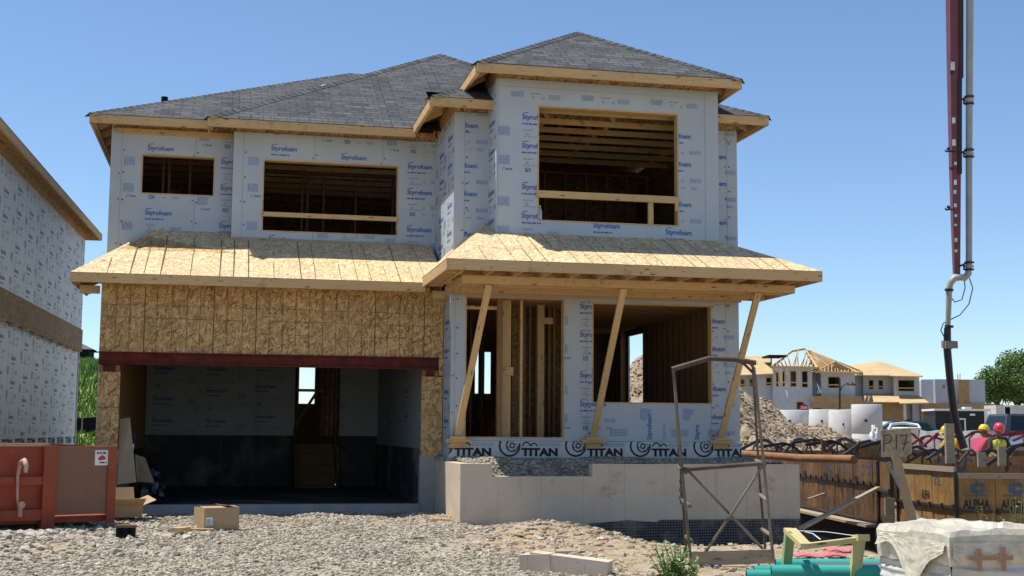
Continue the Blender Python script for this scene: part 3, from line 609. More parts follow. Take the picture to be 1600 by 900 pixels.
mb = MB(); mb.box(-1.9, 7.8, 28.2, 28.22, 4.08, 6.5, M['osb_wall']); mb.box(-.12, -.08, 21.9, 28, 4.08, 6.5, M['osb_wall']); mb.box(3.46, 3.5, 21.6, 28, 4.08, 6.5, M['osb_wall']); mb.build_each('partition', house)
mb = MB(); mb.box(3.9, 7.1, 20.4, 20.42, 6.62, 7.5, M['osb']); mb.box(3.52, 7.0, 24.6, 24.62, 4.08, 7.3, M['osb_wall']); mb.box(7.0, 7.8, 24.6, 24.62, 4.08, 6.75, M['osb_wall']); mb.build_each('truss_sheathing', house)

# --- roofs: shingles over OSB, fascia boards, rafter tails
def roofface(mbs, pts, u, under=True, top='shingle', thick=.02):
    P = [Vector(p) for p in pts]; n = Vector((0, 0, 0))
    for i in range(len(P)): n += P[i].cross(P[(i+1) % len(P)])
    if n.z < 0: P.reverse(); n = -n
    n.normalize(); u = Vector(u).normalized(); v = n.cross(u).normalized()
    uv = [(p.dot(u), p.dot(v)) for p in P]; mbs.poly([p+n*.004 for p in P], M[top], uv)
    if under: mbs.poly([p-n*thick for p in reversed(P)], M['osb'], list(reversed(uv)))
    for i in range(len(P)):
        a, b = P[i], P[(i+1) % len(P)]; mbs.poly([b+n*.004, a+n*.004, a-n*thick, b-n*thick], M['dark'] if top == 'shingle' else M['osb'])
def hipcap(mb, a, b):
    a, b = Vector(a), Vector(b); n = int((b-a).length/.14); d = (b-a)/n
    side = d.normalized().cross(Z_).normalized()
    for i in range(n):
        p = a+d*i; q = a+d*(i+1); l = Z_*(.008+.012)
        for s_ in (-1, 1): 
            pts = [p+l, q+Z_*.012, q+Z_*.012+side*s_*.13-Z_*.06, p+l+side*s_*.13-Z_*.06]
            if s_ < 0: pts.reverse()
            mb.poly(pts, M['shingle'], [(i*.3, 0), (i*.3+.13, 0), (i*.3+.13, .13), (i*.3, .13)])
sA, sB, sT, sC = .48, .587, .593, .50
zA, zB, zT, zC = 6.58, 6.55, 6.99, 6.61
mb = MB()      # left wing
a0, a1, apx = (-2.33, 21.34, zA), (5.0, 21.34, zA), (2.2, 25.85, zA+sA*4.52)
roofface(mb, [a0, (3.2, 21.34, zA), (3.2, 25.85, apx[2]), apx], X_); roofface(mb, [a0, apx, (2.2, 27.0, apx[2]), (-2.33, 31.5, zA)], Y_); roofface(mb, [(2.2, 27.0, apx[2]), (5, 27, apx[2]), (5, 31.5, zA), (-2.33, 31.5, zA)], X_)
roofface(mb, [apx, (5, 25.85, apx[2]), (5, 27, apx[2]), (2.2, 27, apx[2])], X_, False)
hipcap(mb, a0, apx); mb.build('roof', house)['label'] = 'low left hip roof'
mb = MB()      # main hip
b0, bp = (-.49, 21.02, zB), (3.94, 25.45, zB+sB*4.43); b1 = (8.37, 21.02, zB)
roofface(mb, [b0, (3.3, 21.02, zB), (3.3, 23.0, zB+sB*1.98), (4.6, 23.0, zB+sB*1.98), (6.39, 23.0, zB+sB*1.98), bp], X_); roofface(mb, [b0, bp, (3.94, 28.5, bp[2]), (-.49, 28.5, zB)], Y_, False)
roofface(mb, [(6.39, 23.0, zB+sB*1.98), (8.3, 23, zB+.04), (8.3, 31.4, zB+.04), (3.94, 28.5, bp[2]), bp], Y_); roofface(mb, [(3.94, 28.5, bp[2]), (8.3, 31.4, zB), (-.3, 31.4, zB)], X_)
hipcap(mb, b0, bp); hipcap(mb, (6.39, 23.0, zB+sB*1.98), bp); mb.build('roof', house)['label'] = 'main hip roof with the second highest peak'
mb = MB()      # roof behind the projecting room
c0, c1 = (2.82, 19.1, zC), (8.26, 19.1, zC); t = 2.72; cp = (5.54, 21.82, zC+sC*t)
roofface(mb, [c0, (4.0, 19.1, zC), (4.0, 20.28, zC+sC*1.18)], X_); roofface(mb, [c0, (4.0, 20.28, zC+sC*1.18), (4.0, 23.4, zC+sC*1.18), (2.82, 23.4, zC)], Y_); hipcap(mb, c0, (4.0, 20.28, zC+sC*1.18)); mb.build('roof', house)['label'] = 'small lower hip roof left of the projecting room'; mb = MB(); roofface(mb, [(7.1, 19.1, zC), c1, (7.1, 20.26, zC+sC*1.16)], X_)
mR = mb; roofface(mb, [c1, (8.26, 24, zC), (7.1, 24, zC+sC*1.16), (7.1, 20.26, zC+sC*1.16)], Y_)
hipcap(mb, c1, (7.1, 20.26, zC+sC*1.16)); mb.build('roof', house)['label'] = 'small lower hip roof right of the projecting room'
mb = MB()      # projecting room
t0, t1 = (3.40, 18.43, zT), (7.54, 18.43, zT); tp = (5.47, 20.50, zT+sT*2.07)
roofface(mb, [t0, t1, tp], X_); roofface(mb, [t0, tp, (5.47, 25, tp[2]), (3.4, 22.5, zT)], Y_); roofface(mb, [t1, (7.54, 22.5, zT), (5.47, 25, tp[2]), tp], Y_)
hipcap(mb, t0, tp); hipcap(mb, t1, tp); mb.build('roof', house)['label'] = 'highest hip roof over the projecting room'
# OSB band closing the wall heads under the eaves
mb = MB()
def band(x0, x1, y, z0, z1): mb.box(x0, x1, y, y+.02, z0, z1, M['osb'])
band(-2.0, -.05, YL+.03, 6.46, 6.76); band(-.05, 3.26, YM+.03, 6.43, 6.78); band(3.28, 3.80, YF+.03, 6.49, 6.76); band(7.3, 7.86, YF+.03, 6.43, 6.76); band(3.8, 7.29, YT+.03, 6.88, 7.15)
mb.box(3.28, 3.30, YF+.05, YM, 6.49, 6.76, M['osb']); mb.box(3.80, 3.82, YT+.05, YF+.5, 6.88, 7.15, M['osb']); mb.box(7.27, 7.29, YT+.05, YF+.5, 6.88, 7.15, M['osb'])
mb.box(-1.98, -1.96, YL+.05, 31, 6.5, 6.76, M['osb']); mb.box(7.84, 7.86, YF+.05, 31, 6.45, 6.76, M['osb']); mb.build_each('wall_head', house)
def eaves(name, segs, slope, wall_d, z, h=.135, tails=True, side_inset=0):
    """segs: list of (p0,p1,inward) – fascia boards with rafter tails behind them"""
    mb = MB(); mt = MB()
    for (x0, y0), (x1, y1), (ix, iy) in segs:
        p0, p1 = Vector((x0, y0, z-h/2-.006)), Vector((x1, y1, z-h/2-.006)); inn = Vector((ix, iy, 0))
        mb.beam(p0+inn*.02, p1+inn*.02, .038, h, M['pine'])
        mb.beam(p0+inn*.06, p1+inn*.06, .03, h-.05, M['pine'])
        if tails:
            L = (p1-p0).length; n = max(1, int(L/.6))
            for i in range(n+1):
                q = p0+(p1-p0)*(.08/L+(1-.16/L)*i/n); dd = min(wall_d, (q-p0).length, (q-p1).length)*.9
                if dd < .15: continue
                a = q+inn*.075; b_ = q+inn*dd; a.z = z-.085+slope*.075; b_.z = z-.085+slope*dd
                mt.beam(a, b_, .038, .09, M['pine'])
    mt.build_each('rafter_tail', house); return mb.build_each(name, house)
eaves('fascia', [((-2.33, 21.34), (-.49, 21.34), (0, 1)), ((-2.33, 31.4), (-2.33, 21.36), (1, 0))], sA, .44, zA)
eaves('fascia', [((-.49, 21.02), (2.86, 21.02), (0, 1)), ((-.49, 21.5), (-.49, 21.04), (1, 0))], sB, .44, zB)
eaves('fascia', [((2.82, 19.1), (3.80, 19.1), (0, 1)), ((2.82, 21.1), (2.82, 19.12), (1, 0)), ((7.28, 19.1), (8.26, 19.1), (0, 1)), ((8.26, 19.12), (8.26, 24), (-1, 0))], sC, .42, zC)
eaves('fascia', [((3.40, 18.43), (7.54, 18.43), (0, 1)), ((3.40, 20.3), (3.40, 18.45), (1, 0)), ((7.54, 18.45), (7.54, 20.3), (-1, 0))], sT, .38, zT)
# garage roof deck
def decklines(mb, P0, U, V, w, n, L, rr):
    P0, U, V = Vector(P0), Vector(U).normalized(), Vector(V).normalized(); N = U.cross(V)
    if N.z < 0: N = -N
    for x in n:
        l = L(x) if callable(L) else L; ww = rr.choice([.008, .008, .014]); a = P0+U*x+N*.007
        if l > .1: mb.poly([a, a+U*ww, a+U*ww+V*l, a+V*l], M['line'])
mb = MB(); zg = 3.845; sG = (4.66-zg)/(21.46-19.7)
gz = lambda y: zg+sG*(y-19.7)
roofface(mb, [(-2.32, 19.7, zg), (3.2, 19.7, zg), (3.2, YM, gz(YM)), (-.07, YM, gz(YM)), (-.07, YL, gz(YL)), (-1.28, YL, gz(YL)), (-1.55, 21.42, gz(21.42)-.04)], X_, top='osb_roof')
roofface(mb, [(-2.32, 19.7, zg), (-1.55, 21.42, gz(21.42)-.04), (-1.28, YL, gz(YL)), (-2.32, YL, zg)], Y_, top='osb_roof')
VV = Vector((0, 1, sG)); LL = 1.76*math.sqrt(1+sG*sG); rr = random.Random(5)
decklines(mb, (-2.32, 19.7, zg), X_, VV, 0, [.82, 1.02, 1.25, 1.68, 2.1, 2.3, 2.52, 3.3, 3.52, 4.15, 4.36, 4.8, 5.2], lambda x: min(LL*1.0, LL) if x > 1.1 else LL*(x/1.1)*.95, rr)
decklines(mb, (-2.32, 19.7, zg), X_, VV, 0, [.5, 2.9, 3.9, 4.6, 5.0], lambda x: LL*.4, rr)
mb.box(-.06, 3.0, YM-.045, YM-.008, gz(YM)-.02, gz(YM)+.03, M['old_wood']); mb.build('garage_roof', house)
eaves('fascia', [((-2.32, 19.7), (2.87, 19.7), (0, 1)), ((-2.32, YL), (-2.32, 19.72), (1, 0))], sG, .45, zg)
mb = MB(); mb.box(-1.90, 3.2, YG+.03, YG+.05, 3.74, 4.05, M['osb']); mb.box(-2.25, -1.96, YG+.1, YG+.14, 3.6, 3.72, M['pine']); mb.box(3.0, 3.24, YF+.3, YG, 3.62, 3.74, M['pine'])
for x in np.arange(-1.95, 3.1, .61): mb.box(x, x+.04, YG-.25, YG-.01, 3.735, 3.80, M['pine'])
mb.build_each('wall_head', house)
# porch roof deck, beams and joists
mb = MB(); zp = 3.92; sP = (4.53-zp)/(18.85-17.36); pz = lambda y: zp+sP*(y-17.36)
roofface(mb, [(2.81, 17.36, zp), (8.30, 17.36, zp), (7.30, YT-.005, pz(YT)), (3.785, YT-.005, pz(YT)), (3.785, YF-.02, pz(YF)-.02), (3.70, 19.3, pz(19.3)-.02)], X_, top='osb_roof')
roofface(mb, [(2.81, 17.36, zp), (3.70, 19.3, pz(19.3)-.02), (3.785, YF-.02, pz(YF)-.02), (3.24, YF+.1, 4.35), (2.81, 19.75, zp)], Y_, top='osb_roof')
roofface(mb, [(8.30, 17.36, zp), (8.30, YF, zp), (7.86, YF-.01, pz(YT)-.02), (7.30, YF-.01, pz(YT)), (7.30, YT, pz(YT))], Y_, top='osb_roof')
VP_ = Vector((0, 1, sP)); LP = 1.49*math.sqrt(1+sP*sP); rr = random.Random(9)
decklines(mb, (2.81, 17.36, zp), X_, VP_, 0, [.95, 1.4, 1.85, 2.25, 2.7, 3.1, 3.55, 4.0, 4.35, 4.75], lambda x: LP*min(1, max(.0, (5.49-x)/1.02)), rr)
decklines(mb, (2.81, 17.36, zp), X_, VP_, 0, [.55, 1.18, 2.05, 2.9, 3.75, 4.55, 5.0], lambda x: LP*.45, rr); decklines(mb, (2.81, 17.36+.75, zp+.75*sP), X_, VP_, 0, [1.2, 1.65, 2.45, 3.3, 3.9, 4.2], LP*.48, rr)
PN = Vector((0, -sP, 1)).normalized()
for x0, x1, yy in ((3.5, 5.2, 17.95), (4.9, 7.4, 18.2)):
    a = Vector((x0, yy, pz(yy)))+PN*.007; b = Vector((x1, yy, pz(yy)))+PN*.007; mb.poly([a, b, b+VP_*.005, a+VP_*.005], M['line'])
mb.build('porch_roof', house)
eaves('fascia', [((2.81, 17.36), (8.30, 17.36), (0, 1)), ((2.81, 19.66), (2.81, 17.38), (1, 0)), ((8.30, 17.38), (8.30, 19.5), (-1, 0))], sP, .5, zp, h=.14, tails=False)
mb = MB()
for i, x in enumerate(np.arange(3.05, 8.2, .41)): mb.beam((x, 17.44, 3.815), (x, 19.45, 3.815), .038, .088, M['pine'])
for y in np.arange(17.8, 19.5, .41): mb.beam((2.88, y, 3.812), (3.1, y, 3.812), .038, .088, M['pine'])
mb.box(2.87, 8.23, 17.44, 19.5, 3.862, 3.868, M['osb']); mb.build_each('porch_rafter', house)
mb = MB(); mb.box(3.13, 8.13, 17.93, 17.97, 3.655, 3.77, M['pine']); mb.box(3.13, 3.17, 17.97, YF-.04, 3.65, 3.77, M['pine']); mb.box(8.09, 8.13, 17.97, YF-.04, 3.655, 3.77, M['pine']); mb.build_each('porch_beam', house)
mb = MB(); mb.box(3.18, 8.08, 18.12, 18.16, 3.64, 3.76, M['pine']); mb.box(3.18, 8.0, 18.78, 18.86, 3.62, 3.76, M['pine']); mb.box(3.2, 7.9, YF-.075, YF-.035, 3.655, 3.76, M['pine']); mb.build_each('porch_joist', house)
# porch foundation wall with the step notch
mb = MB(); mb.slab((3.13, 17.93, -.6), X_, Z_, -Y_, 5.02, 1.745, .20, M['conc'], [(.45, 1.89, 1.57, 1.9)])
mb.slab((3.132, YG-.01, -.6), -Y_, Z_, -X_, YG-.01-18.132, 1.742, .2, M['conc']); mb.slab((8.148, 18.132, -.6), Y_, Z_, X_, YF-18.13, 1.742, .2, M['conc'])
mb.build('porch_foundation', house)
mb = MB(); mb.slab((HX1, YF+.152, -.6), Y_, Z_, X_, YB-YF-.16, 1.78, .2, M['conc']); mb.slab((3.2, YF, .2), X_, Z_, -Y_, 4.68, .985, .15, M['conc']); mb.slab((HX1, YB+.01, -.6), -X_, Z_, Y_, 9.8, 1.8, .2, M['conc']); mb.slab((-1.94, YB, -.6), -Y_, Z_, -X_, 10.8, 1.6, .2, M['conc']); mb.build('basement_foundation', house)
mb = MB(); nx = 60
for i in range(nx):     # dimpled drainage membrane on the foot of the foundation
    x0, x1 = 4.95+i*3.2/nx, 4.95+(i+1)*3.2/nx; z0, z1 = [.36-.05*abs(math.sin(q*1.7))*(q < 6) for q in (x0, x1)]; y0, y1 = [17.905-.02*math.sin(q*9) for q in (x0, x1)]
    mb.poly([(x0, y0-.02, -.5), (x1, y1-.02, -.5), (x1, y1, z1), (x0, y0, z0)], M['membrane'], [(x0, -.5), (x1, -.5), (x1, z1), (x0, z0)])
mb.build('drainage_membrane', house)
m_, nt, b = M['membrane'], M['membrane'].node_tree, M['membrane'].node_tree.nodes['Principled BSDF']
v = nt.nodes.new('ShaderNodeTexVoronoi'); v.inputs['Scale'].default_value = 26; v.inputs['Randomness'].default_value = 0; nt.links.new(coords(nt, 'UV'), v.inputs['Vector']); bump(nt, b, v.outputs['Distance'], 1, .02)
base(nt, b, mix(nt, ramp(nt, v.outputs['Distance'], [(.2, (.16, .145, .12)), (.42, (.025, .025, .026))]), (.22, .185, .14), ramp(nt, tnoise(nt, coords(nt, 'UV'), 2.2, 6, .7), [(.48, (0, 0, 0)), (.62, (.8, .8, .8))])))
# three slanting temporary posts
for i, (xt, xb) in enumerate(((3.47, 3.36), (5.45, 5.47), (7.52, 7.54))):
    a = Vector((xt+.05, 17.99, 3.655)); b_ = Vector((xb-.02, YF-.09, 1.52))
    mb = MB(); mb.beam(b_, a, .095, .042, M['pine'], up=(0, 1, 0)); po = mb.build('support_post', house)
    po['label'] = ['left slanting timber prop under the porch beam', 'middle slanting timber prop under the porch beam', 'right slanting timber prop under the porch beam'][i]
    mb = MB(); mb.box(xb-.20, xb+.20, YF-.13, YF-.045, 1.43, 1.475, M['pine']); mb.box(xb-.14, xb+.10, YF-.16, YF-.05, 1.475, 1.51, M['pine']); mb.box(xb-.12, xb+.12, YF-.045, YF-.008, 1.34, 1.45, M['pine']); mb.build_each('post_block', house)
# roof extras
mb = MB(); p = at(257, 160, 24); zr = zA+sA*(p.x+2.33)
mb.tube([(p.x, 24, zr-.2), (p.x, 24, p.z+.10)], .06, M['dark'], 10); mb.build('vent_pipe', house)
mb = MB()
for u, v_, w in ((500, 136, .16), (518, 131, .22), (536, 125, .30)):
    q = at(u, v_, 24.2); zz = zA+sA*(24.2-21.34); mb.frame((q.x, 24.2-.1, zz+.02), (w, 0, .02), (.05, .1, .06), (0, 0, .012), M['white'])
mb.build_each('paper_scrap', house)
# gravel fill behind the porch wall
def fillh(x, y): return 1.13+.03*np.sin(x*3)*np.cos(y*4)-.24*np.exp(-((x-4.3)/.80)**8)*(1-smooth(18.15, 18.62, y))+.05*smooth(18.3, 19.4, y)+.09*np.exp(-((x-3.75)/.35)**2-((y-18.7)/.35)**2)
V, F = sheet(np.linspace(3.30, 7.98, 60), np.linspace(18.08, 19.53, 20), fillh); npo = npmesh('gravel_fill', V, F, [M['gravel_a']]); npo.parent = house; npo.location = (-3, -20.2, -.4); npo['kind'] = 'stuff'
n = 9000; x = rng.uniform(3.3, 7.98, n); y = rng.uniform(18.1, 19.5, n); P = np.stack([x, y, fillh(x, y)], 1)
o = stones('fill_stone', P, rng.uniform(.012, .032, n), [M['gravel_a'], smats[3], M['gravel_b']]); o.parent = house; o.location = (-3, -20.2, -.4)
# ------------------------------------------------------------------ the neighbouring house on the left
keep_ = (M['blue'], M['lblue'], M['gprint']); M['blue'], M['lblue'], M['gprint'] = flat('faded_blue_print', (.24, .28, .37), .7, .1), flat('faded_pale_print', (.40, .43, .47), .7, .1), flat('faded_grey_print', (.42, .45, .48), .7, .1)
nb = thing('neighbour_house', 'house under construction cut by the left edge, pale foam walls with an OSB band', 'house', (-3.6, 28, .4))
NR = Vector((-.0, 1, 0))
def nwall(name, x, y0, y1, z0, z1, mat, prints=(), seams=(), extra=None):
    mb = MB(); w = y1-y0; mb.slab((x, y0, z0), Y_, Z_, X_, w, z1-z0, .1, M[mat]); d = Decal(mb, (x, y0, z0), Y_, Z_, X_, (0, w, 0, z1-z0))
    for s_ in seams: d.seam(s_, 0, z1-z0)
    for a, z in prints: d.column(a, z, 0, z1-z0)
    if extra: extra(d)
    return mb.build(name, nb)
nwall('upper_wall', -3.62, 19.6, 33.5, 3.98, 6.22, 'foam_n', [(i*1.22+.3, 1.9-.25*(i % 2)) for i in range(14)], [i*1.22 for i in range(1, 14)])
nwall('osb_band', -3.585, 19.6, 33.5, 3.45, 3.99, 'osb_wall', (), (), lambda d: [d.rect(i*1.22, 0, .012, .6, M['line']) for i in range(14)])
def stn(d):
    for i in range(9): d.text('TITAN', 1+i*1.22, .04, .95, .15, M['black'], .05)
nwall('lower_wall', -3.66, 22.4, 33.5, 1.2, 3.46, 'foam_n', [(i*1.22+.3, 1.6-.3*(i % 2)) for i in range(9)], [i*1.22 for i in range(1, 9)], stn)
nwall('lower_osb_wall', -3.67, 19.6, 22.4, 1.2, 3.46, 'osb_wall', (), (), lambda d: [d.rect(i*1.22, 0, .012, 2.3, M['line']) for i in range(5)])
mb = MB(); mb.slab((-9, 33.5, 1.2), X_, Z_, Y_, 5.36, 5.0, .1, M['foam_far']); mb.slab((-9, 19.6, 1.2), X_, Z_, -Y_, 5.3, 5.0, .1, M['foam_far']); mb.build('end_wall', nb)
mb = MB(); mb.box(-3.9, -3.64, 19.6, 33.5, -.2, 1.19, M['conc_grey']); mb.build('foundation', nb)
for y, z in ((25.6, 3.40), (27.4, 3.40), (29.4, 3.40)):
    pass
mb = MB()
for y in np.arange(22.5, 33.4, 1.1): mb.box(-3.64, -3.50, y, y+.05, 3.395, 3.448, M['pine'])
mb.build_each('joist_end', nb)
mb = MB(); zn = 6.42; roofface(mb, [(-3.27, 19.2, zn), (-3.27, 33.9, zn), (-6.3, 30.9, zn+1.5), (-6.3, 22.2, zn+1.5)], Y_); roofface(mb, [(-3.27, 33.9, zn), (-9.3, 33.9, zn), (-6.3, 30.9, zn+1.5)], X_); roofface(mb, [(-9.3, 19.2, zn), (-9.3, 33.9, zn), (-6.3, 30.9, zn+1.5), (-6.3, 22.2, zn+1.5)], Y_); roofface(mb, [(-3.27, 19.2, zn), (-9.3, 19.2, zn), (-6.3, 22.2, zn+1.5)], X_); mb.build('roof', nb)
mb = MB(); mb.beam((-3.29, 19.2, zn-.08), (-3.29, 33.9, zn-.08), .04, .14, M['pine']); mb.beam((-3.31, 33.88, zn-.08), (-9.3, 33.88, zn-.08), .04, .14, M['pine'])
for y in np.arange(19.6, 33.8, .6): mb.beam((-3.32, y, zn-.10), (-3.62, y, zn+.02), .04, .09, M['pine'])
mb.build('fascia', nb)
mb = MB(); mb.box(-3.64, -3.615, 19.6, 33.5, 6.21, 6.56, M['osb']); mb.build('wall_head', nb)

Lp = nb.location-Vector((-3.3, 33.9, .4)); th_ = -.030; nb.location = Vector((-3.3, 33.9, .4))+Matrix.Rotation(th_, 3, 'Z') @ Lp; nb.rotation_euler = (0, 0, th_)
M['blue'], M['lblue'], M['gprint'] = keep_
# ------------------------------------------------------------------ behind the gap: grass bank, silt fence, far roof
M['grass'] = flat('grass_blades', (.20, .29, .06), .7, .2, var=.5, scale=.7); M['turf'] = flat('bank_soil_grass', (.17, .24, .06), .9, .1, var=.5, scale=1.2)
def bank(x, y): return np.interp(y, [44, 52, 60, 75, 95], [.3, 1.8, 4.2, 5.6, 5.4])*(1-smooth(-1.5, 5, x))+.25*np.sin(x*.8+y*.3)-.2
V, F = sheet(np.linspace(-40, 6, 60), np.linspace(43, 95, 40), lambda x, y: np.maximum(bank(x, y), gh(x, y)-.3)); bk = npmesh('grass_bank', V, F, [M['turf']]); tag(bk, kind='structure')
def blades(name, P, H, mats, lean=.35, wd=.05):
    n = len(P); a = rng.uniform(0, 6.28, n); l = rng.uniform(0, lean, n)*H; w = wd*rng.uniform(.6, 1.3, n)
    dx, dy = np.cos(a), np.sin(a); V = np.empty((n, 3, 3))
    V[:, 0] = P+np.stack([-dy*w, dx*w, 0*w], 1); V[:, 1] = P+np.stack([dy*w, -dx*w, 0*w], 1); V[:, 2] = P+np.stack([dx*l, dy*l, H], 1)
    return npmesh(name, V.reshape(-1, 3), np.arange(n*3).reshape(-1, 3), mats, rng.integers(0, len(mats), n), False)
n = 30000; x = rng.uniform(-10, -2.5, n); y = rng.uniform(45, 66, n); o = blades('tall_grass', np.stack([x, y, bank(x, y)-.05], 1), rng.uniform(.08, .32, n), [M['grass'], flat('grass_pale', (.32, .40, .11), .7, .2), flat('grass_deep', (.10, .18, .03), .7, .2)]); tag(o, 'tall green grass on the bank between the two houses', 'grass', kind='stuff')
mb = MB(); xs_ = np.linspace(-12, -1.5, 30)
for a, b_ in zip(xs_[:-1], xs_[1:]):
    z0, z1 = float(bank(a, 52)), float(bank(b_, 52)); mb.poly([(a, 52, z0-.1), (b_, 52, z1-.1), (b_, 52.03, z1+.62), (a, 52.03, z0+.62)], M['dark'])
fz = thing('silt_fence', 'low black silt fence across the grass bank', 'fence', (-7, 52, 1.5)); mb.build('fabric', fz)
mb = MB()
for a in xs_[::3]: mb.box(a, a+.05, 51.93, 51.98, float(bank(a, 52))-.2, float(bank(a, 52))+.8, M['old_wood'])
mb.build_each('stake', fz)
fr = thing('far_shed', 'dark low roof with a cable reel shape peeping over the grass bank', 'shed', (-9.2, 78, 5.4)); mb = MB()
mb.box(-11, -7.9, 77, 80, 5.2, 6.0, M['dark']); mb.build('wall', fr); mb = MB(); mb.poly([(-11.2, 76.8, 6.0), (-7.6, 76.8, 6.0), (-8.6, 78.5, 6.5), (-10.4, 78.5, 6.5)], flat('grey_roof', (.08, .09, .1))); mb.poly([(-7.6, 76.8, 6.0), (-7.6, 80.2, 6.0), (-8.6, 78.5, 6.5)], M['dark']); mb.poly([(-11.2, 80.2, 6.0), (-10.4, 78.5, 6.5), (-8.6, 78.5, 6.5), (-7.6, 80.2, 6.0)], M['dark']); mb.build('roof', fr)

# ------------------------------------------------------------------ steel waste bin
def rust(name, c0=(.37, .062, .02), c1=(.25, .042, .015), dirt=(.17, .10, .055), amt=.6):
    m, nt, b = newmat(name, .6, .35); co = coords(nt, 'Object')
    c = ramp(nt, tnoise(nt, co, 2.2, 6, .7), [(.3, c1), (.65, c0)])
    dz = ramp(nt, tnoise(nt, coords(nt, 'Object', (1, 1, .5)), 1.1, 7, .75), [(.42, (0, 0, 0)), (.62, (amt, amt, amt))]); c = mix(nt, c, dirt, dz)
    c = mix(nt, c, (.06, .03, .02), ramp(nt, tnoise(nt, coords(nt, 'Object', (3, 3, .6)), 4, 6, .8), [(.6, (0, 0, 0)), (.75, (.6, .6, .6))]))
    sc_ = tnoise(nt, coords(nt, 'Object', (2, 2, 14)), 2.4, 7, .8); c = mix(nt, c, (.40, .26, .17), ramp(nt, sc_, [(.62, (0, 0, 0)), (.70, (amt*.6,)*3)])); base(nt, b, c); bump(nt, b, tnoise(nt, co, 2.5, 5), .5, .04); return m
M['bin'] = rust('orange_red_paint'); M['bin_dusty'] = rust('dusty_orange_paint', (.25, .10, .055), (.20, .115, .07), (.20, .135, .09), .95)
A = Vector((-4.6, 16.0, .36)); Bv = at(175, 812, 17.6); Bv = Vector((Bv.x, 17.6, .40)); ax = (Bv-A); ax.z = 0; L = ax.length; ax.normalize(); nrm = Vector((ax.y, -ax.x, 0)); top_ = 1.37
binT = thing('waste_bin', 'orange red steel waste bin with dusty end panel, cut by the left edge', 'waste bin', (Bv.x, Bv.y, .36))
bz = lambda t: .36+.04*t/L
def bP(t, d, z): return A+ax*t+nrm*d+Z_*(z-.36)
def bbox(mb, t0, t1, d0, d1, z0, z1, m): mb.frame(bP(t0, d0, z0), ax*(t1-t0), nrm*(d1-d0), Z_*(z1-z0), m)
mb = MB(); tp_ = L-.80
bbox(mb, 0, tp_, -.05, 0, .45, top_, M['bin']); bbox(mb, tp_, L, -.045, .035, .52, top_, M['bin_dusty']); bbox(mb, L-.05, L, -2.2, -.046, .50, top_, M['bin']); bbox(mb, 0, L-.051, -2.25, -2.2, .45, top_, M['bin']); bbox(mb, 0, L-.051, -2.2, -.05, .42, .5, M['bin']); mb.build('body', binT, bevel=.008)
mb = MB()
bbox(mb, tp_-.13, tp_+.03, .0, .09, .37, top_+.01, M['bin']); bbox(mb, 0, tp_-.13, 0, .075, .92-.02, 1.0, M['bin']); bbox(mb, 0, tp_-.13, 0, .075, .47, .60, M['bin'])
bbox(mb, L-.10, L+.01, .035, .06, .40, top_-.0, M['bin']); mb.build('rib', binT, bevel=.006)
mb = MB(); bbox(mb, 0, tp_-.05, -.09, .055, top_, top_+.035, M['old_wood']); bbox(mb, 0, tp_-.05, -.16, -.10, top_-.02, top_+.045, M['bin']); mb.build('top_rail', binT, bevel=.006)
M['bare_steel'] = rust('worn_pale_steel', (.55, .38, .30), (.42, .16, .10), (.5, .42, .36), .7)
for t in (tp_-.42, tp_-1.34):
    mb = MB(); mb.tube([bP(t, .07, 1.16), bP(t+.02, .17, 1.20), bP(t+.03, .22, 1.14), bP(t+.03, .2, 1.06)], [.035, .035, .03, .02], M['bare_steel'], 8)
    mb.tube([bP(t, .09, 1.17), bP(t-.03, .10, 1.0), bP(t-.02, .10, .75), bP(t, .1, .62)], [.03, .02, .016, .012], M['bare_steel'], 7); mb.build('hook', binT)
    mb = MB(); mb.tube([bP(t+.02, .06, .66), bP(t+.02, .15, .665)], [.03, .045], M['bare_steel'], 8); bbox(mb, t-.0, t+.05, .07, .1, .52, .64, M['bare_steel']); mb.build('latch', binT)
mb = MB(); o0 = bP(L-.27, .0355, 1.13); mb.frame(o0, ax*.18, nrm*.003, Z_*.19, M['white']); d = Decal(mb, bP(L-.27, .0385, 1.13), ax, Z_, nrm, (0, .18, 0, .19))
d.shape([(.04, .09), (.09, .13), (.14, .10), (.13, .07), (.05, .06)], flat('sticker_red', (.5, .05, .05))); d.fine(.02, .14, .13, .035, M['black'], 2, .3, 4); d.fine(.06, .025, .09, .02, M['black'], 1, .2, 2); mb.build('sticker', binT)

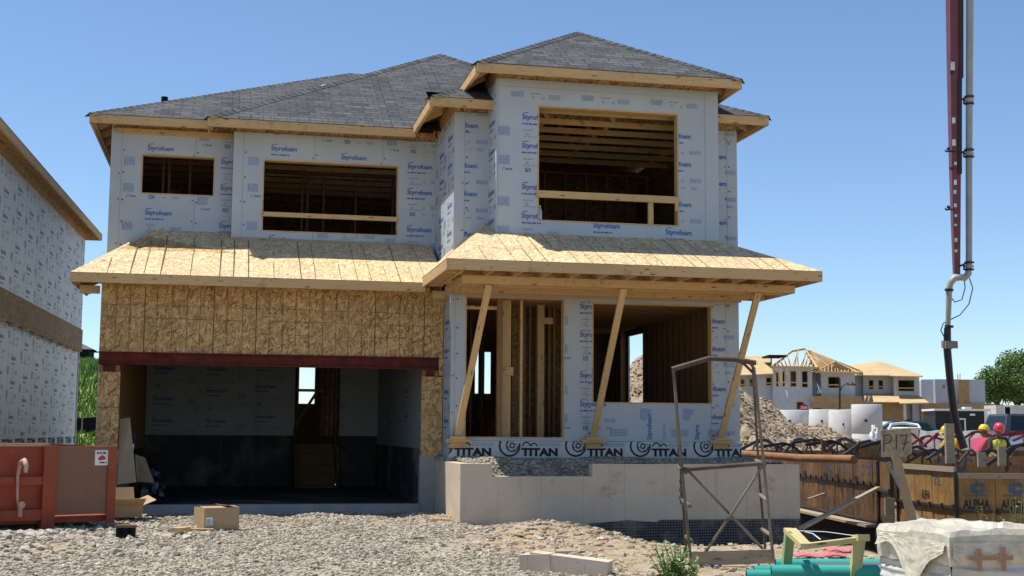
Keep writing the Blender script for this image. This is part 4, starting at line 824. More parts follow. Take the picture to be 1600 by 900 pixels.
# ------------------------------------------------------------------ cardboard and scraps by the garage
def carton(name, label, c, rz, w, d_, h, flaps=(.0, .0, .0, .0), tilt=0, group=None, parent=None):
    t = thing(name, label, 'box', c); R = Matrix.Rotation(rz, 3, 'Z') @ Matrix.Rotation(tilt, 3, 'X'); c = Vector(c)
    def fr(mb, o, X, Y, Z, m): mb.frame(c+R@Vector(o), R@Vector(X), R@Vector(Y), R@Vector(Z), m)
    mb = MB(); k = .008; m = M['cardboard']
    fr(mb, (-w/2, -d_/2, 0), (w, 0, 0), (0, k, 0), (0, 0, h), m); fr(mb, (-w/2, d_/2-k, 0), (w, 0, 0), (0, k, 0), (0, 0, h), m)
    fr(mb, (-w/2, -d_/2+k, 0), (0, d_-2*k, 0), (k, 0, 0), (0, 0, h), m); fr(mb, (w/2-k, -d_/2+k, 0), (0, d_-2*k, 0), (k, 0, 0), (0, 0, h), m); fr(mb, (-w/2+k, -d_/2+k, 0), (w-2*k, 0, 0), (0, d_-2*k, 0), (0, 0, k), m); mb.build('carton_body', t)
    specs = [((-w/2, -d_/2, h), (w, 0, 0), (0, -1, 0)), ((w/2, d_/2, h), (-w, 0, 0), (0, 1, 0)), ((-w/2, d_/2, h), (0, -d_, 0), (-1, 0, 0)), ((w/2, -d_/2, h), (0, d_, 0), (1, 0, 0))]
    for (o, e, out), a in zip(specs, flaps):
        if a is None: continue
        mb = MB(); L_ = d_/2*.97; v = Vector(out)*math.sin(a)*L_+Z_*math.cos(a)*L_; nn = Vector(e).cross(v).normalized()*.005
        fr(mb, o, e, nn, v, m); mb.build('flap', t)
    return t
p = atz(337, 826, .40); cb = carton('cardboard_box', 'closed brown cardboard box alone on the gravel before the garage', (p.x, 17.2, .34), .36, .46, .38, .27, (-1.50, -1.45, -2.3, -1.4))
mb = MB(); R_ = Matrix.Rotation(.36, 3, 'Z'); q = Vector((p.x, 17.2, .34)); mb.frame(q+R_@Vector((-.21, -.194, .06)), R_@Vector((.09, 0, 0)), R_@Vector((0, -.002, 0)), (0, 0, .1), M['white']); d = Decal(mb, q+R_@Vector((-.21, -.196, .06)), R_@X_, Z_, R_@-Y_, (0, .09, 0, .1)); d.fine(.01, .01, .07, .07, M['gprint'], 5, .4); mb.build('label', cb)
carton('open_carton', 'open empty carton with bent flaps at the left garage jamb', (-1.40, 18.85, .42), .35, .42, .40, .16, (.9, .5, .35, 1.2), .12)
def sheetboard(name, label, pts, mat, th=.012, cat='cardboard sheet'):
    mb = MB(); P = [Vector(q) for q in pts]; n = (P[1]-P[0]).cross(P[2]-P[0]).normalized()*th
    mb.poly(P, mat); mb.poly([q-n for q in reversed(P)], mat)
    for i in range(len(P)): a, b_ = P[i], P[(i+1) % len(P)]; mb.poly([b_, a, a-n, b_-n], mat)
    return mb
t = thing('cardboard_sheet', 'tall flattened cardboard leaning on the left garage jamb with a white note', 'cardboard sheet', (-1.5, 20.4, .5))
q0, q1, q2, q3 = at(187, 655, 20.45), at(203, 652, 20.45), at(213, 753, 20.1), at(183, 757, 20.05)
mb = sheetboard('', '', [q3, q2, q1, q0], M['cardboard']); dv = (q1-q2); du = (q2-q3).normalized(); nn = du.cross(dv.normalized()); 
if nn.y > 0: nn = -nn
d = Decal(mb, q3, du, (q0-q3).normalized(), nn, (0, .4, 0, 1.2)); d.text('FRAGILE', .13, .55, .30, .06, M['black'], .03, 1.571); d.text('THIS SIDE', .24, .5, .3, .05, M['black'], .02, 1.571); mb.build('board', t)
mb = MB(); mb.poly([q3+du*.08+(q0-q3).normalized()*.45+nn*.01, q3+du*.21+(q0-q3).normalized()*.43+nn*.012, q3+du*.22+(q0-q3).normalized()*.60+nn*.012, q3+du*.10+(q0-q3).normalized()*.62+nn*.01], M['white']); mb.build('note', t)
mb = sheetboard('', '', [at(214, 752, 20.6), at(241, 754, 20.5), at(227, 715, 20.9), at(211, 710, 20.9)], M['cardboard']); tag(mb.build('cardboard_sheet', loc=(-1.3, 20.6, .5)), 'shorter printed cardboard sheet leaning behind the tall one in the garage', 'cardboard sheet')
# black rubbish bag
def blob(mb, c, r, m, sc=(1, 1, .7), seed=0, n=18, amp=.35):
    c = Vector(c); 
    for i in range(n):
        for j in range(n*2):
            def P(a, b):
                th = math.pi*a/n; ph = math.pi*b/n; v = Vector((math.sin(th)*math.cos(ph), math.sin(th)*math.sin(ph), math.cos(th)))
                k = 1+amp*noise.fractal(v*1.6+Vector((seed, 0, 0)), .8, 2.1, 4); return c+Vector((v.x*sc[0], v.y*sc[1], v.z*sc[2]))*r*k
            pts = [P(i, j), P(i+1, j), P(i+1, j+1), P(i, j+1)]
            if i == 0: pts = pts[:3]
            elif i == n-1: pts = [pts[0], pts[1], pts[3]]
            mb.poly(pts, m, None, True)
mb = MB(); mb2 = flat('black_plastic', (.012, .012, .014), .3, .6); blob(mb, (-1.25, 21.4, .66), .34, mb2, (.9, .8, .9), 3); tag(mb.build('rubbish_bag', loc=(-1.25, 21.4, .42)), 'black rubbish bag slumped behind the cardboard inside the garage', 'bag')
p = atz(196, 836, .35)
t = thing('foam_block', 'small black block with two slots on the gravel', 'block', (p.x, 17.6, .35)); mb = MB(); z0 = float(gh(p.x, p.y))+.02; y_ = p.y
mb.box(p.x-.11, p.x+.11, y_, y_+.10, z0, z0+.05, M['dark']); mb.box(p.x-.11, p.x-.07, y_, y_+.1, z0+.05, z0+.12, M['dark']); mb.box(p.x-.02, p.x+.02, y_, y_+.1, z0+.05, z0+.12, M['dark']); mb.box(p.x+.07, p.x+.11, y_, y_+.1, z0+.05, z0+.12, M['dark']); mb.box(p.x-.108, p.x+.108, y_+.03, y_+.09, z0+.04, z0+.118, M['dark']); mb.box(p.x-.12, p.x+.12, y_, y_+.11, z0+.12, z0+.15, flat('brown_top', (.2, .1, .05))); mb.build('body', t)
def scrap(name, label, u, v, ln, rz, w=.09, h=.04, mat='pine', dz=.0, tilt=0., cat='wood offcut'):
    p = atz(u, v, .32); p = atz(u, v, float(gh(p.x, p.y))); mb = MB(); d_ = Vector((math.cos(rz), math.sin(rz), tilt)).normalized()*ln/2; c = Vector((p.x, p.y, float(gh(p.x, p.y))+h/2+.012+dz+abs(tilt)*ln/2))
    mb.beam(c-d_, c+d_, w, h, M[mat]); return tag(mb.build(name, loc=(c.x, c.y, c.z-h/2)), label, cat)
scrap('wood_offcut', 'short thick pine offcut left of the closed cardboard box', 283, 834, .26, 1.1, .12, .05, 'pine', .02)
scrap('wood_offcut', 'thin pine slat half under the closed cardboard box', 312, 828, .35, -.35, .07, .02)
scrap('wood_offcut', 'pale stick on the dirt at the left foot of the porch foundation', 686, 812, .32, -.5, .05, .025)
scrap('wood_offcut', 'narrow pale lath lying on the dirt mound before the porch', 805, 846, .42, -1.15, .04, .02)
scrap('wood_offcut', 'small dark wood chip on the bare gravel right of the drive', 655, 847, .16, .1, .06, .03, 'old_wood')
scrap('timber_scrap', 'dark block at the right end of the garage curb', 658, 795, .2, 0, .1, .06, 'old_wood')
scrap('wood_offcut', 'long pale board flat on the dirt before the scaffold frame', 880, 872, .5, .1, .09, .02, 'old_wood')
# fallen concrete block with a rebar loop
t = thing('concrete_block', 'broken concrete beam piece with a bent rebar loop on the dirt', 'concrete block', (3.4, 13.3, .2))
mb = MB(); p = atz(893, 893, .2); c0 = Vector((3.18, 12.95, .30)); mb.beam((3.05, 13.15, .30), (3.75, 12.75, .23), .22, .17, M['conc']); ob = mb.build('body', t, bevel=.02)
mb = MB(); mb.tube([(3.28, 13.08, .34), (3.26, 13.1, .5), (3.30, 13.12, .54), (3.36, 13.12, .53), (3.37, 13.08, .42)], .008, M['bare_steel'], 6); mb.build('rebar', t)
mb = MB(); mb.beam((2.96, 13.2, .27), (3.24, 13.05, .29), .26, .17, M['conc']); mb.build('end_piece', t, bevel=.02)
# ------------------------------------------------------------------ scaffold frame standing before the porch foundation
M['scaf'] = rust('rusty_dark_tube', (.085, .06, .042), (.035, .028, .024), (.15, .12, .085), .7); M['scaf_pale'] = rust('worn_grey_tube', (.16, .13, .095), (.06, .045, .035), (.27, .225, .17), .8)
sc = thing('scaffold_frame', 'rusty steel scaffold frame with crossed braces standing on a plank before the porch', 'scaffold', (5.25, 13.6, .2))
def sp(u, v, d=13.9): return atd(u, v, d)
dn, df = 13.7, 14.35
def stube(name, pts, r, m='scaf'): mb = MB(); mb.tube(pts, r, M[m], 8); return mb.build(name, sc)
stube('upright', [sp(1079, 872, dn), sp(1068, 760, dn), sp(1052, 577, dn)], .017, 'scaf_pale'); stube('upright', [sp(1073, 868, df), sp(1064, 740, df), sp(1053, 590, df)], .015)
stube('upright', [sp(1208, 873, dn), sp(1197, 760, dn), sp(1178, 575, dn), sp(1167, 562, dn)], .017, 'scaf_pale'); stube('upright', [sp(1196, 862, df), sp(1186, 740, df), sp(1176, 570, df)], .015)
stube('top_bar', [sp(1050, 577, dn), sp(1108, 560, dn), sp(1150, 562, dn), sp(1181, 567, dn)], .027); stube('top_bar', [sp(1150, 562, dn), sp(1164, 570, dn), sp(1177, 583, dn)], .015)
stube('cross_bar', [sp(1062, 734, dn), sp(1190, 724, dn)], .024)
for u0, v0, u1, v1 in ((1060, 731, 1072, 738), (1067, 782, 1078, 791), (1072, 838, 1081, 846)): stube('rung', [sp(u0, v0, df), sp(u1, v1, dn)], .022, 'scaf_pale')
for u0, v0, u1, v1 in ((1182, 720, 1195, 726), (1187, 773, 1199, 782), (1191, 827, 1204, 836)): stube('rung', [sp(u0, v0, df), sp(u1, v1, dn)], .022, 'scaf_pale')
stube('brace', [sp(1075, 735, 13.75), sp(1140, 803, 13.8), sp(1196, 862, 13.9)], .015, 'scaf_pale'); stube('brace', [sp(1100, 866, 13.85), sp(1145, 800, 13.75), sp(1192, 727, 13.7)], .015, 'scaf_pale')
mb = MB()
for k in range(22): q = sp(1063+1.0*math.sin(k), 741+k*2.1, 13.72); mb.tube([q, q-Z_*.018], .006, M['scaf'], 5)
mb.build('chain', sc)
mb = MB(); a, b_ = sp(1076, 870, 13.85), sp(1210, 866, 13.75); mb.beam(a+Z_*-.02, b_+Z_*-.02, .05, .145, M['old_wood']); tag(mb.build('plank', loc=(5.2, 13.6, .1)), 'weathered plank on edge under the feet of the scaffold frame', 'plank')

# ------------------------------------------------------------------ leafy plant builder
M['leaf'] = flat('leaf_green', (.10, .20, .045), .55, .35, var=.4, scale=9); M['leaf2'] = flat('leaf_pale', (.20, .30, .09), .55, .35, var=.3, scale=9); M['stem'] = flat('stem_green', (.16, .20, .07), .7, .2)
def leafy(name, label, c, H, rad, nst, nl, lsz, seed, group=None, m=('leaf', 'leaf2')):
    r = random.Random(seed); t = thing(name, label, 'plant', c, group); st, lf = MB(), MB(); c = Vector(c)
    for i in range(nst):
        a = r.uniform(0, 6.28); k = r.uniform(.2, 1)*rad; h = H*r.uniform(.55, 1); p0 = c+Vector((r.uniform(-.1, .1), r.uniform(-.1, .1), 0)); p1 = c+Vector((math.cos(a)*k, math.sin(a)*k, h)); pm = (p0+p1)/2+Vector((math.cos(a), math.sin(a), -.3))*(-.1*rad)
        st.tube([p0, pm, p1], [.008, .006, .003], M['stem'], 5)
        for j in range(nl):
            u = r.uniform(.15, 1); q = p0.lerp(pm, u*2) if u < .5 else pm.lerp(p1, u*2-1)
            b = r.uniform(0, 6.28); e = r.uniform(-.2, .9); d_ = Vector((math.cos(b)*math.cos(e), math.sin(b)*math.cos(e), math.sin(e))); s_ = d_.cross(Vector((r.uniform(-.3, .3), r.uniform(-.3, .3), 1))).normalized(); l = lsz*r.uniform(.5, 1.2)
            lf.poly([q, q+d_*l*.5+s_*l*.22, q+d_*l-Z_*l*.15, q+d_*l*.5-s_*l*.22], M[r.choice(m)])
    st.build('stems', t); lf.build('leaves', t); return t
p = atz(1056, 935, .12); leafy('weed_bush', 'bushy green weed at the bottom edge left of the scaffold foot', (p.x, p.y, .08), .54, .29, 46, 26, .07, 4)

# ------------------------------------------------------------------ green sewer pipes and broken crate frame
M['teal'] = flat('teal_plastic_pipe', (.04, .32, .265), .35, .5, var=.12, scale=2); M['teal_in'] = flat('pipe_inside', (.008, .10, .085), .6, .3); M['greenwood'] = lumber('green_stained_lumber', (.20, .27, .12), (.33, .40, .19)); M['ywood'] = lumber('pale_crate_lumber', (.45, .38, .17), (.62, .54, .27))
def pipe(u0, v0, u1, v1, d0, d1, r, label):
    a, b_ = atd(u0, v0, d0), atd(u1, v1, d1); t = thing('sewer_pipe', label, 'pipe', a, 'green pipes at the bottom edge'); mb = MB(); ax_ = (b_-a).normalized()
    mb.tube([a, b_], r, M['teal'], 20, False); mb.build('barrel', t); mb = MB(); mb.tube([b_, a], r*.93, M['teal_in'], 20, False)
    for s_ in (a,):
        x = ax_.cross(Z_).normalized(); y = x.cross(ax_)
        for k in range(20):
            A1, A2 = 6.2832*k/20, 6.2832*(k+1)/20; e = lambda R, A: s_+(x*math.cos(A)+y*math.sin(A))*R
            mb.poly([e(r, A1), e(r, A2), e(r*.93, A2), e(r*.93, A1)], M['teal'])
    mb.build('inner_wall', t); return t
pipe(1212, 883, 1600, 884, 10.6, 10.4, .052, 'rear green pipe of the pile, resting highest under the crate frame'); pipe(1205, 894, 1600, 895, 10.2, 10.0, .058, 'front green pipe with its open end nearest the plank frame leg')
pipe(1178, 893, 1600, 897, 10.75, 10.6, .05, 'green pipe behind the front one, its end further left'); pipe(1166, 900, 1600, 905, 10.35, 10.2, .052, 'lowest green pipe, its open end furthest left'); pipe(1200, 916, 1600, 918, 10.0, 9.8, .058, 'green pipe at the very bottom edge, mostly out of frame'); pipe(1185, 920, 1600, 926, 10.5, 10.3, .055, 'green pipe hidden under the pile at the bottom edge')
a, b_ = atd(1275, 885, 10.42), atd(1560, 883, 10.3); mb = MB(); mb.tube([a-Z_*.0+FWD*-.0, b_], .030, flat('grey_film_roll', (.12, .13, .13), .4, .4), 12); tag(mb.build('film_roll', loc=tuple(a)), 'thin dark grey roll of film lying among the green pipes', 'roll')
t = thing('crate_frame', 'broken wooden crate frame with a green post over the green pipes', 'crate frame', atd(1230, 900, 10.4))
def cr(nm, u0, v0, d0, u1, v1, d1, w, h, m, up=(0, 1, 0)): mb = MB(); mb.beam(atd(u0, v0, d0), atd(u1, v1, d1), w, h, M[m], up); mb.build(nm, t, bevel=.003)
cr('post', 1227, 905, 10.45, 1234, 829, 10.45, .075, .04, 'greenwood'); cr('post', 1332, 925, 10.1, 1343, 843, 10.1, .085, .04, 'ywood')
cr('rail', 1230, 828, 10.4, 1257, 853, 9.9, .06, .035, 'ywood', (0, 0, 1)); cr('rail', 1240, 828, 10.6, 1262, 851, 10.1, .04, .03, 'ywood', (0, 0, 1)); cr('rail', 1254, 854, 10.0, 1350, 842, 10.1, .06, .04, 'ywood', (0, 0, 1)); cr('rail', 1340, 841, 10.2, 1350, 840, 10.0, .09, .05, 'ywood', (0, 0, 1))
mb = MB(); mb.tube([atd(1238, 829, 10.4), atd(1290, 831, 10.3), atd(1342, 838, 10.1)], .003, M['white'], 5); mb.tube([atd(1258, 831, 10.3), atd(1270, 834, 10.3), atd(1282, 843, 10.2)], .005, M['white'], 5); mb.build('strap', t)
for (u, v, w, lb) in ((1285, 873, .30, 'faded pink strip of cloth on the dirt behind the crate frame, the longer piece'), (1325, 866, .22, 'small pink rag on the dirt beside the longer pink strip')):
    q = atz(u, v, .22); mb = MB(); n_ = 8; z0 = float(gh(q.x, q.y))
    for i in range(n_): 
        x0, x1 = q.x-w+2*w*i/n_, q.x-w+2*w*(i+1)/n_; h0, h1 = [.03+.012*math.sin(k*1.3) for k in (i, i+1)]; mb.poly([(x0, q.y, z0+h0), (x1, q.y+.02, z0+h1), (x1, q.y+.16, z0+h1+.03), (x0, q.y+.14, z0+h0+.02)], flat('pink_cloth', (.55, .16, .17)) if i == 0 else mb.mats[0])
    o = mb.build('cloth_strip', loc=(q.x, q.y, z0)); o.modifiers.new('s', 'SOLIDIFY').thickness = .015; tag(o, lb, 'cloth')

# ------------------------------------------------------------------ wrapped pallet at the right bottom corner
def wrapmat():
    m, nt, b = newmat('stretch_film', .32, .5); co = coords(nt, 'Object')
    c = ramp(nt, tnoise(nt, co, 2.2, 5, .6), [(.3, (.40, .385, .35)), (.7, (.62, .61, .57))]); w = nt.nodes.new('ShaderNodeTexWave'); w.bands_direction = 'Z'; w.inputs['Scale'].default_value = 5.5; w.inputs['Distortion'].default_value = 2.5; w.inputs['Detail'].default_value = 3; nt.links.new(co, w.inputs[0])
    c = mix(nt, c, (.45, .45, .44), ramp(nt, w.outputs[1], [(.75, (0, 0, 0)), (.95, (.35, .35, .35))])); base(nt, b, c); bump(nt, b, w.outputs[1], .35, .015); return m
M['film'] = wrapmat(); M['bag'] = flat('milky_plastic_hood', (.55, .51, .40), .3, .5, var=.22, scale=9, bmp=1, bscale=12); M['inner'] = flat('crumpled_liner', (.62, .55, .44), .5, .4, var=.3, scale=5, bmp=.8, bscale=9)
pc = atd(1485, 833, 8.6); pl = atd(1374, 820, 9.55); zt = pc.z; e1 = (pl-pc); e1.z = 0; W1 = e1.length; e1.normalize(); e2 = Vector((e1.y, -e1.x, 0)); 
if e2.x < 0: e2 = -e2
W2 = 1.25; pal = thing('wrapped_pallet', 'white film wrapped pallet load with torn open plastic top, bottom right corner', 'pallet load', (pc.x, pc.y, .1))
def crump(p, k, s_): v = noise.noise_vector(p*s_); return p+v*k
def facegrid(mb, o, U, w, V, h, N, nu, nv, m, k=.012):
    def P(i, j):
        p = o+U*(w*i/nu)+V*(h*j/nv); rdg = .009*(1-abs(((h*j/nv)*14+noise.noise(p*2.2)*1.1+(w*i/nu)*.9) % 1*2-1))**2-.004
        return p+N*(rdg+k*noise.fractal(p*4, .8, 2, 4)+.02*math.sin(math.pi*min(1, max(0, i/nu)))*noise.noise(p*2))
    for i in range(nu):
        for j in range(nv): mb.poly([P(i, j), P(i+1, j), P(i+1, j+1), P(i, j+1)], m, None, True)
mb = MB(); b0 = Vector((pc.x, pc.y, .18)); hh = zt-.18-.06
facegrid(mb, b0+e1*W1, -e1, W1, Z_, hh, -e2, 50, 110, M['film']); facegrid(mb, b0, e2, W2, Z_, hh, -e1, 60, 110, M['film'], .012)
mb.poly([b0+Z_*(hh-.1), b0+e2*W2+Z_*(hh-.1), b0+e2*W2+e1*W1+Z_*(hh-.1), b0+e1*W1+Z_*(hh-.1)], M['inner']); mb.poly([b0+e2*W2, b0+e2*W2+e1*W1, b0+e2*W2+e1*W1+Z_*hh, b0+e2*W2+Z_*hh], M['film']); mb.poly([b0+e1*W1+e2*W2, b0+e1*W1, b0+e1*W1+Z_*hh, b0+e1*W1+e2*W2+Z_*hh], M['film']); mb.build('wrapped_stack', pal)
# raised plastic rim, bulging and folded, drooping as a hood over the left corner
mb = MB(); ring_ = []
cor = [b0, b0+e2*W2, b0+e2*W2+e1*W1, b0+e1*W1]; seq = []
for k in range(4):
    a, b_ = cor[k], cor[(k+1) % 4]
    for i in range(26): seq.append(a.lerp(b_, i/26))
cen = sum(cor, Vector())/4; n = len(seq); rows = [(-.16, .012), (-.10, .02), (-.03, .022), (.03, .022), (.065, .0), (.06, -.05), (.02, -.12), (-.06, -.2), (-.12, -.32)]
rr_ = [[None]*n for _ in rows]
for j, (dz, out) in enumerate(rows):
    for i, p in enumerate(seq):
        o_ = (p-cen); o_.z = 0; o_.normalize(); f = noise.fractal(Vector((i*.33, j*.5, 3)), .8, 2, 4); q = p+Z_*(hh+dz+(.008 if j < 4 else .02)*f+.02*math.sin(i*.21))+o_*(out+.008*noise.noise(Vector((i*.8, j*.9, 9)))); rr_[j][i] = q
for j in range(len(rows)-1):
    for i in range(n): i2 = (i+1) % n; mb.poly([rr_[j][i], rr_[j][i2], rr_[j+1][i2], rr_[j+1][i]], M['bag'] if j < 5 else M['inner'], None, True)
mb.build('torn_film_rim', pal)
mb = MB(); nu, nv = 30, 16
def hood(i, j):
    u = i/nu; v = j/nv; L_ = W1*(.95*u+.02); drop = (.07+.24*math.exp(-((u-.42)/.20)**2)*(1)+.02*math.sin(u*14))*v
    p = b0+e1*L_+Z_*(hh-.0-drop)-e2*(.028+.02*v+.007*noise.fractal(Vector((i*.45, j*.22, 5)), .8, 2, 3)); return p
for i in range(nu):
    for j in range(nv): mb.poly([hood(i, j), hood(i, j+1), hood(i+1, j+1), hood(i+1, j)], M['bag'], None, True)
mb.build('plastic_hood', pal)
mb = MB(); bl = [(0, .12), (.06, .17), (.25, .11), (.5, .05), (.8, .04), (1.2, .03)]
def hood2(i, j):
    u = i/nu*1.2; dr = np.interp(u, [q[0] for q in bl], [q[1]-.02 for q in bl])*(j/nv); return b0+e2*(u+.0)+Z_*(hh-float(dr))-e1*(.026+.006*noise.fractal(Vector((i*.4, j*.25, 15)), .8, 2, 3))
for i in range(nu):
    for j in range(nv): mb.poly([hood2(i, j), hood2(i+1, j), hood2(i+1, j+1), hood2(i, j+1)], M['bag'], None, True)
mb.build('plastic_hood', pal)
mb = MB(); tm = flat('brown_tape', (.33, .20, .11), .45, .4, var=.1); oo = -e1*.048; q = lambda a, z: b0+e2*a+Z_*z+oo
zr_ = hh-.10
for a0_, a1_, z0, z1, k in ((.10, .42, zr_-.015, zr_+.015, 0), (.16, .195, zr_-.085, zr_+.06, .004), (.335, .37, zr_-.085, zr_+.07, .004)): mb.frame(q(a0_, z0)-e1*k*-1, e2*(a1_-a0_), -e1*.003, Z_*(z1-z0), tm)
mb.build('tape', pal)
mb = MB()
for k in range(3): mb.frame(Vector((pc.x, pc.y, .10))+e1*(.02+k*W1*.43), e2*W2, e1*.1, Z_*.1, M['old_wood'])
mb.build('pallet_base', pal)

# ------------------------------------------------------------------ P17 lot sign and its stakes
sg = thing('lot_sign', 'OSB board on a leaning stake with P17 written on it', 'sign', atd(1425, 812, 17.5)); ds = 17.2
def sb(u, v, d=ds): return atd(u, v, d)
mb = MB(); pts = [sb(1376, 672), sb(1423, 669), sb(1425, 707), sb(1415, 714), sb(1378, 714)]; pts = pts[::-1]; P0 = pts
mb.poly([p-FWD*.01 for p in P0], flat('weathered_osb', (.33, .27, .18), .9, .1, var=.35, scale=14)); mb.poly([p+FWD*.01 for p in reversed(P0)], mb.mats[0])
for i in range(5): a, b_ = P0[i], P0[(i+1) % 5]; mb.poly([b_-FWD*.01, a-FWD*.01, a+FWD*.01, b_+FWD*.01], mb.mats[0])
px = ds/2040.4; dU, dV = RGT*px, UPV*px; d = Decal(mb, sb(1376, 714)-FWD*.011, RGT, UPV, -FWD, (0, 1, 0, 1)); k = px
def stroke(pts_, w=1.3):
    for (x0, y0), (x1, y1) in zip(pts_[:-1], pts_[1:]):
        l = math.hypot(x1-x0, y1-y0); nx_, ny_ = -(y1-y0)/l*w/2, (x1-x0)/l*w/2; d.shape([((x0+nx_)*k, (y0+ny_)*k), ((x1+nx_)*k, (y1+ny_)*k), ((x1-nx_)*k, (y1-ny_)*k), ((x0-nx_)*k, (y0-ny_)*k)], M['black'])
stroke([(4.5, 8), (5, 33)]); stroke([(4.5, 33), (13, 35), (17, 30), (13, 23), (6, 21)]); stroke([(24, 12), (24, 35)]); stroke([(30, 33), (41, 35), (38, 22), (34, 10)]); stroke([(34, 21), (43, 23)], 1.1)
mb.build('board', sg)
mb = MB(); mb.beam(sb(1427, 818, 17.5), sb(1399, 712, 17.3), .115, .035, M['old_wood'], up=tuple(FWD)); mb.build('stake', sg)
mb = MB(); mb.beam(atd(1436, 815, 18.1), atd(1387, 722, 18.6), .065, .035, M['old_wood'], up=tuple(FWD)); tag(mb.build('wooden_stake', loc=tuple(atd(1436, 815, 18.1))), 'thin leaning lath behind the P17 sign stake', 'stake')

# ------------------------------------------------------------------ concrete formwork in the next excavation
M['form'] = rust('oiled_form_plywood', (.42, .23, .07), (.28, .14, .04), (.14, .07, .03), .8); M['form_dk'] = rust('dark_form_plywood', (.23, .115, .036), (.13, .06, .02), (.05, .026, .012), .9)  # the second is a darker copy of the form plywood
M['form_iron'] = rust('black_form_iron', (.045, .035, .03), (.02, .018, .017), (.10, .06, .04), .4); M['form_blue'] = flat('faded_blue_stencil', (.09, .13, .17), .8, .1)
def formwall(name, label, A_, B_, zt, zb, npan, mat, seed, alpha=(), cs=(), twelve=(), plank=False, cat='formwork', blank=False):
    """a run of form panels from A_ to B_; printed on the side facing the camera"""
    A_, B_ = Vector(A_), Vector(B_); A_.z = B_.z = 0; U = (B_-A_); Lw = U.length; U.normalize(); N = U.cross(Z_)
    if N.dot(-EYE*0+(Vector((0, 0, 0))-A_)) < 0: N = -N
    t = thing(name, label, cat, (A_.x, A_.y, zb)); h = zt-zb; w = Lw/npan
    for i in range(npan):
        o = A_+U*(i*w+.004)+Z_*zb; mb = MB(); j = .004*((i*7) % 3); mb.slab(o+N*j, U, Z_, N, w-.008, h, .03, M[mat])
        if not blank:
            d = Decal(mb, o+N*j, U, Z_, N, (0, w-.008, 0, h)); rr = random.Random(seed+i); d.rect(w*.48, 0, .006, h, M['form_iron'])
            if i in alpha: d.text('ALPHA', w*.12, h-.50, w*.72, .16, M['black'], .03); d.text('ALPHA', w*.25, h*.30, .10, .03, M['black'], .02)
            if i in cs: d.text('C', w*.30, h-.26, w*.42, .20, M['form_blue'], .10); d.rect(w*.2, h-.29, w*.6, .02, M['form_blue'])
            if i in twelve: d.text('12', w*.2, h-.24, w*.5, .15, M['form_blue'], .03)
            for k in range(5): d.rect(w*.66, .10+k*.05, .07, .014, M['form_iron'])
        mb.build('form_panel', t)
    mb = MB(); 
    for z, hh_ in ((zb+h*.60, .045), (zb+.03, .04)): mb.frame(A_+Z_*z+N*.016, U*Lw, N*.035, Z_*hh_, M['form_iron'])
    for i in range(npan+1):
        q = A_+U*min(i*w, Lw-.05); mb.frame(q+Z_*(zb+h*.60-.025)+N*.05, U*.05, N*.03, Z_*.10, M['form_iron'])
    mb.build('waler', t)
    mb = MB()
    for q in (A_-U*.03, B_-U*.0): mb.frame(q+Z_*zb+N*.0, U*.03, N*.05, Z_*(h+.01), M['form_iron'])
    mb.build('end_angle', t)
    if plank: mb = MB(); mb.beam(A_+Z_*(zt+.045)+N*.02, B_+Z_*(zt+.045)+N*.02, .04, .09, M['old_wood']); mb.build('top_plank', t)
    return t, U, N
fa, fb = atd(1158, 704, 37), atd(1374, 720, 25.6); fc, fd_, fe = atd(1404, 728, 24.2), atd(1494, 742, 21.8), atd(1850, 743, 21.8)
zf = fb.z; t_, U_, N_ = formwall('form_wall', 'left run of dark form panels behind the porch foundation corner', fa, fb, zf, -.16, 28, 'form_dk', 3, (15, 19, 21, 24), (20, 22, 25, 26), (23, 17, 27))
formwall('form_wall', 'short dark return panel of the forms beside the P17 stake', fb+N_*.01, fc+Vector((0, .25, 0)), zf-.02, -.35, 1, 'form_dk', 5)
formwall('form_wall', 'sunlit form panels with two ALPHA stencils right of the P17 stake', fc, fd_, fc.z-.04, -.55, 5, 'form', 9, (0, 2), (), (3,), True)
formwall('form_wall', 'form panels with ALPHA stencils at the right edge behind the wrapped pallet', fd_+Vector((.02, 0, 0)), fe, fd_.z-.06, -.55, 6, 'form', 21, (0, 1, 2, 3, 4, 5), (0, 1, 2, 3, 4, 5), (), True)
# ledge plank, and black sheets added for the dark void below the forms
g1, g2 = Vector((fa.x, fa.y, 0)), Vector((fb.x, fb.y, 0)); mb = MB(); mb.frame(g1+Z_*-.22+N_*.0, (g2-g1), N_*.30, Z_*.05, M['old_wood']); tag(mb.build('ledge_plank', loc=(g2.x, g2.y, -.22)), 'grey plank ledge along the foot of the left form run', 'plank')
mb = MB(); mb.frame(g1+Z_*-1.6+N_*.08, (g2-g1)+(g2-g1).normalized()*1.2, N_*.05, Z_*1.36, M['dark']); mb.frame(Vector((fc.x-.4, fc.y+.2, -1.6)), Vector((4.5, -2.2, 0)), Vector((0, .05, 0)), Z_*1.04, M['dark']); tag(mb.build('black_void_sheet', loc=(g2.x, g2.y, -1.6)), 'black sheet standing in for the dark void in the pit below the forms', 'sheet')
mb = MB(); mb.tube([atd(1155, 709, 30), atd(1250, 716, 27.5), atd(1335, 718, 25.5)], .085, rust('rusty_pipe', (.30, .13, .05), (.20, .08, .035), (.28, .18, .10), .5), 12); tag(mb.build('rusty_pipe', loc=tuple(atd(1250, 716, 27.5))), 'long rusty steel pipe lying along the top of the left forms', 'pipe')
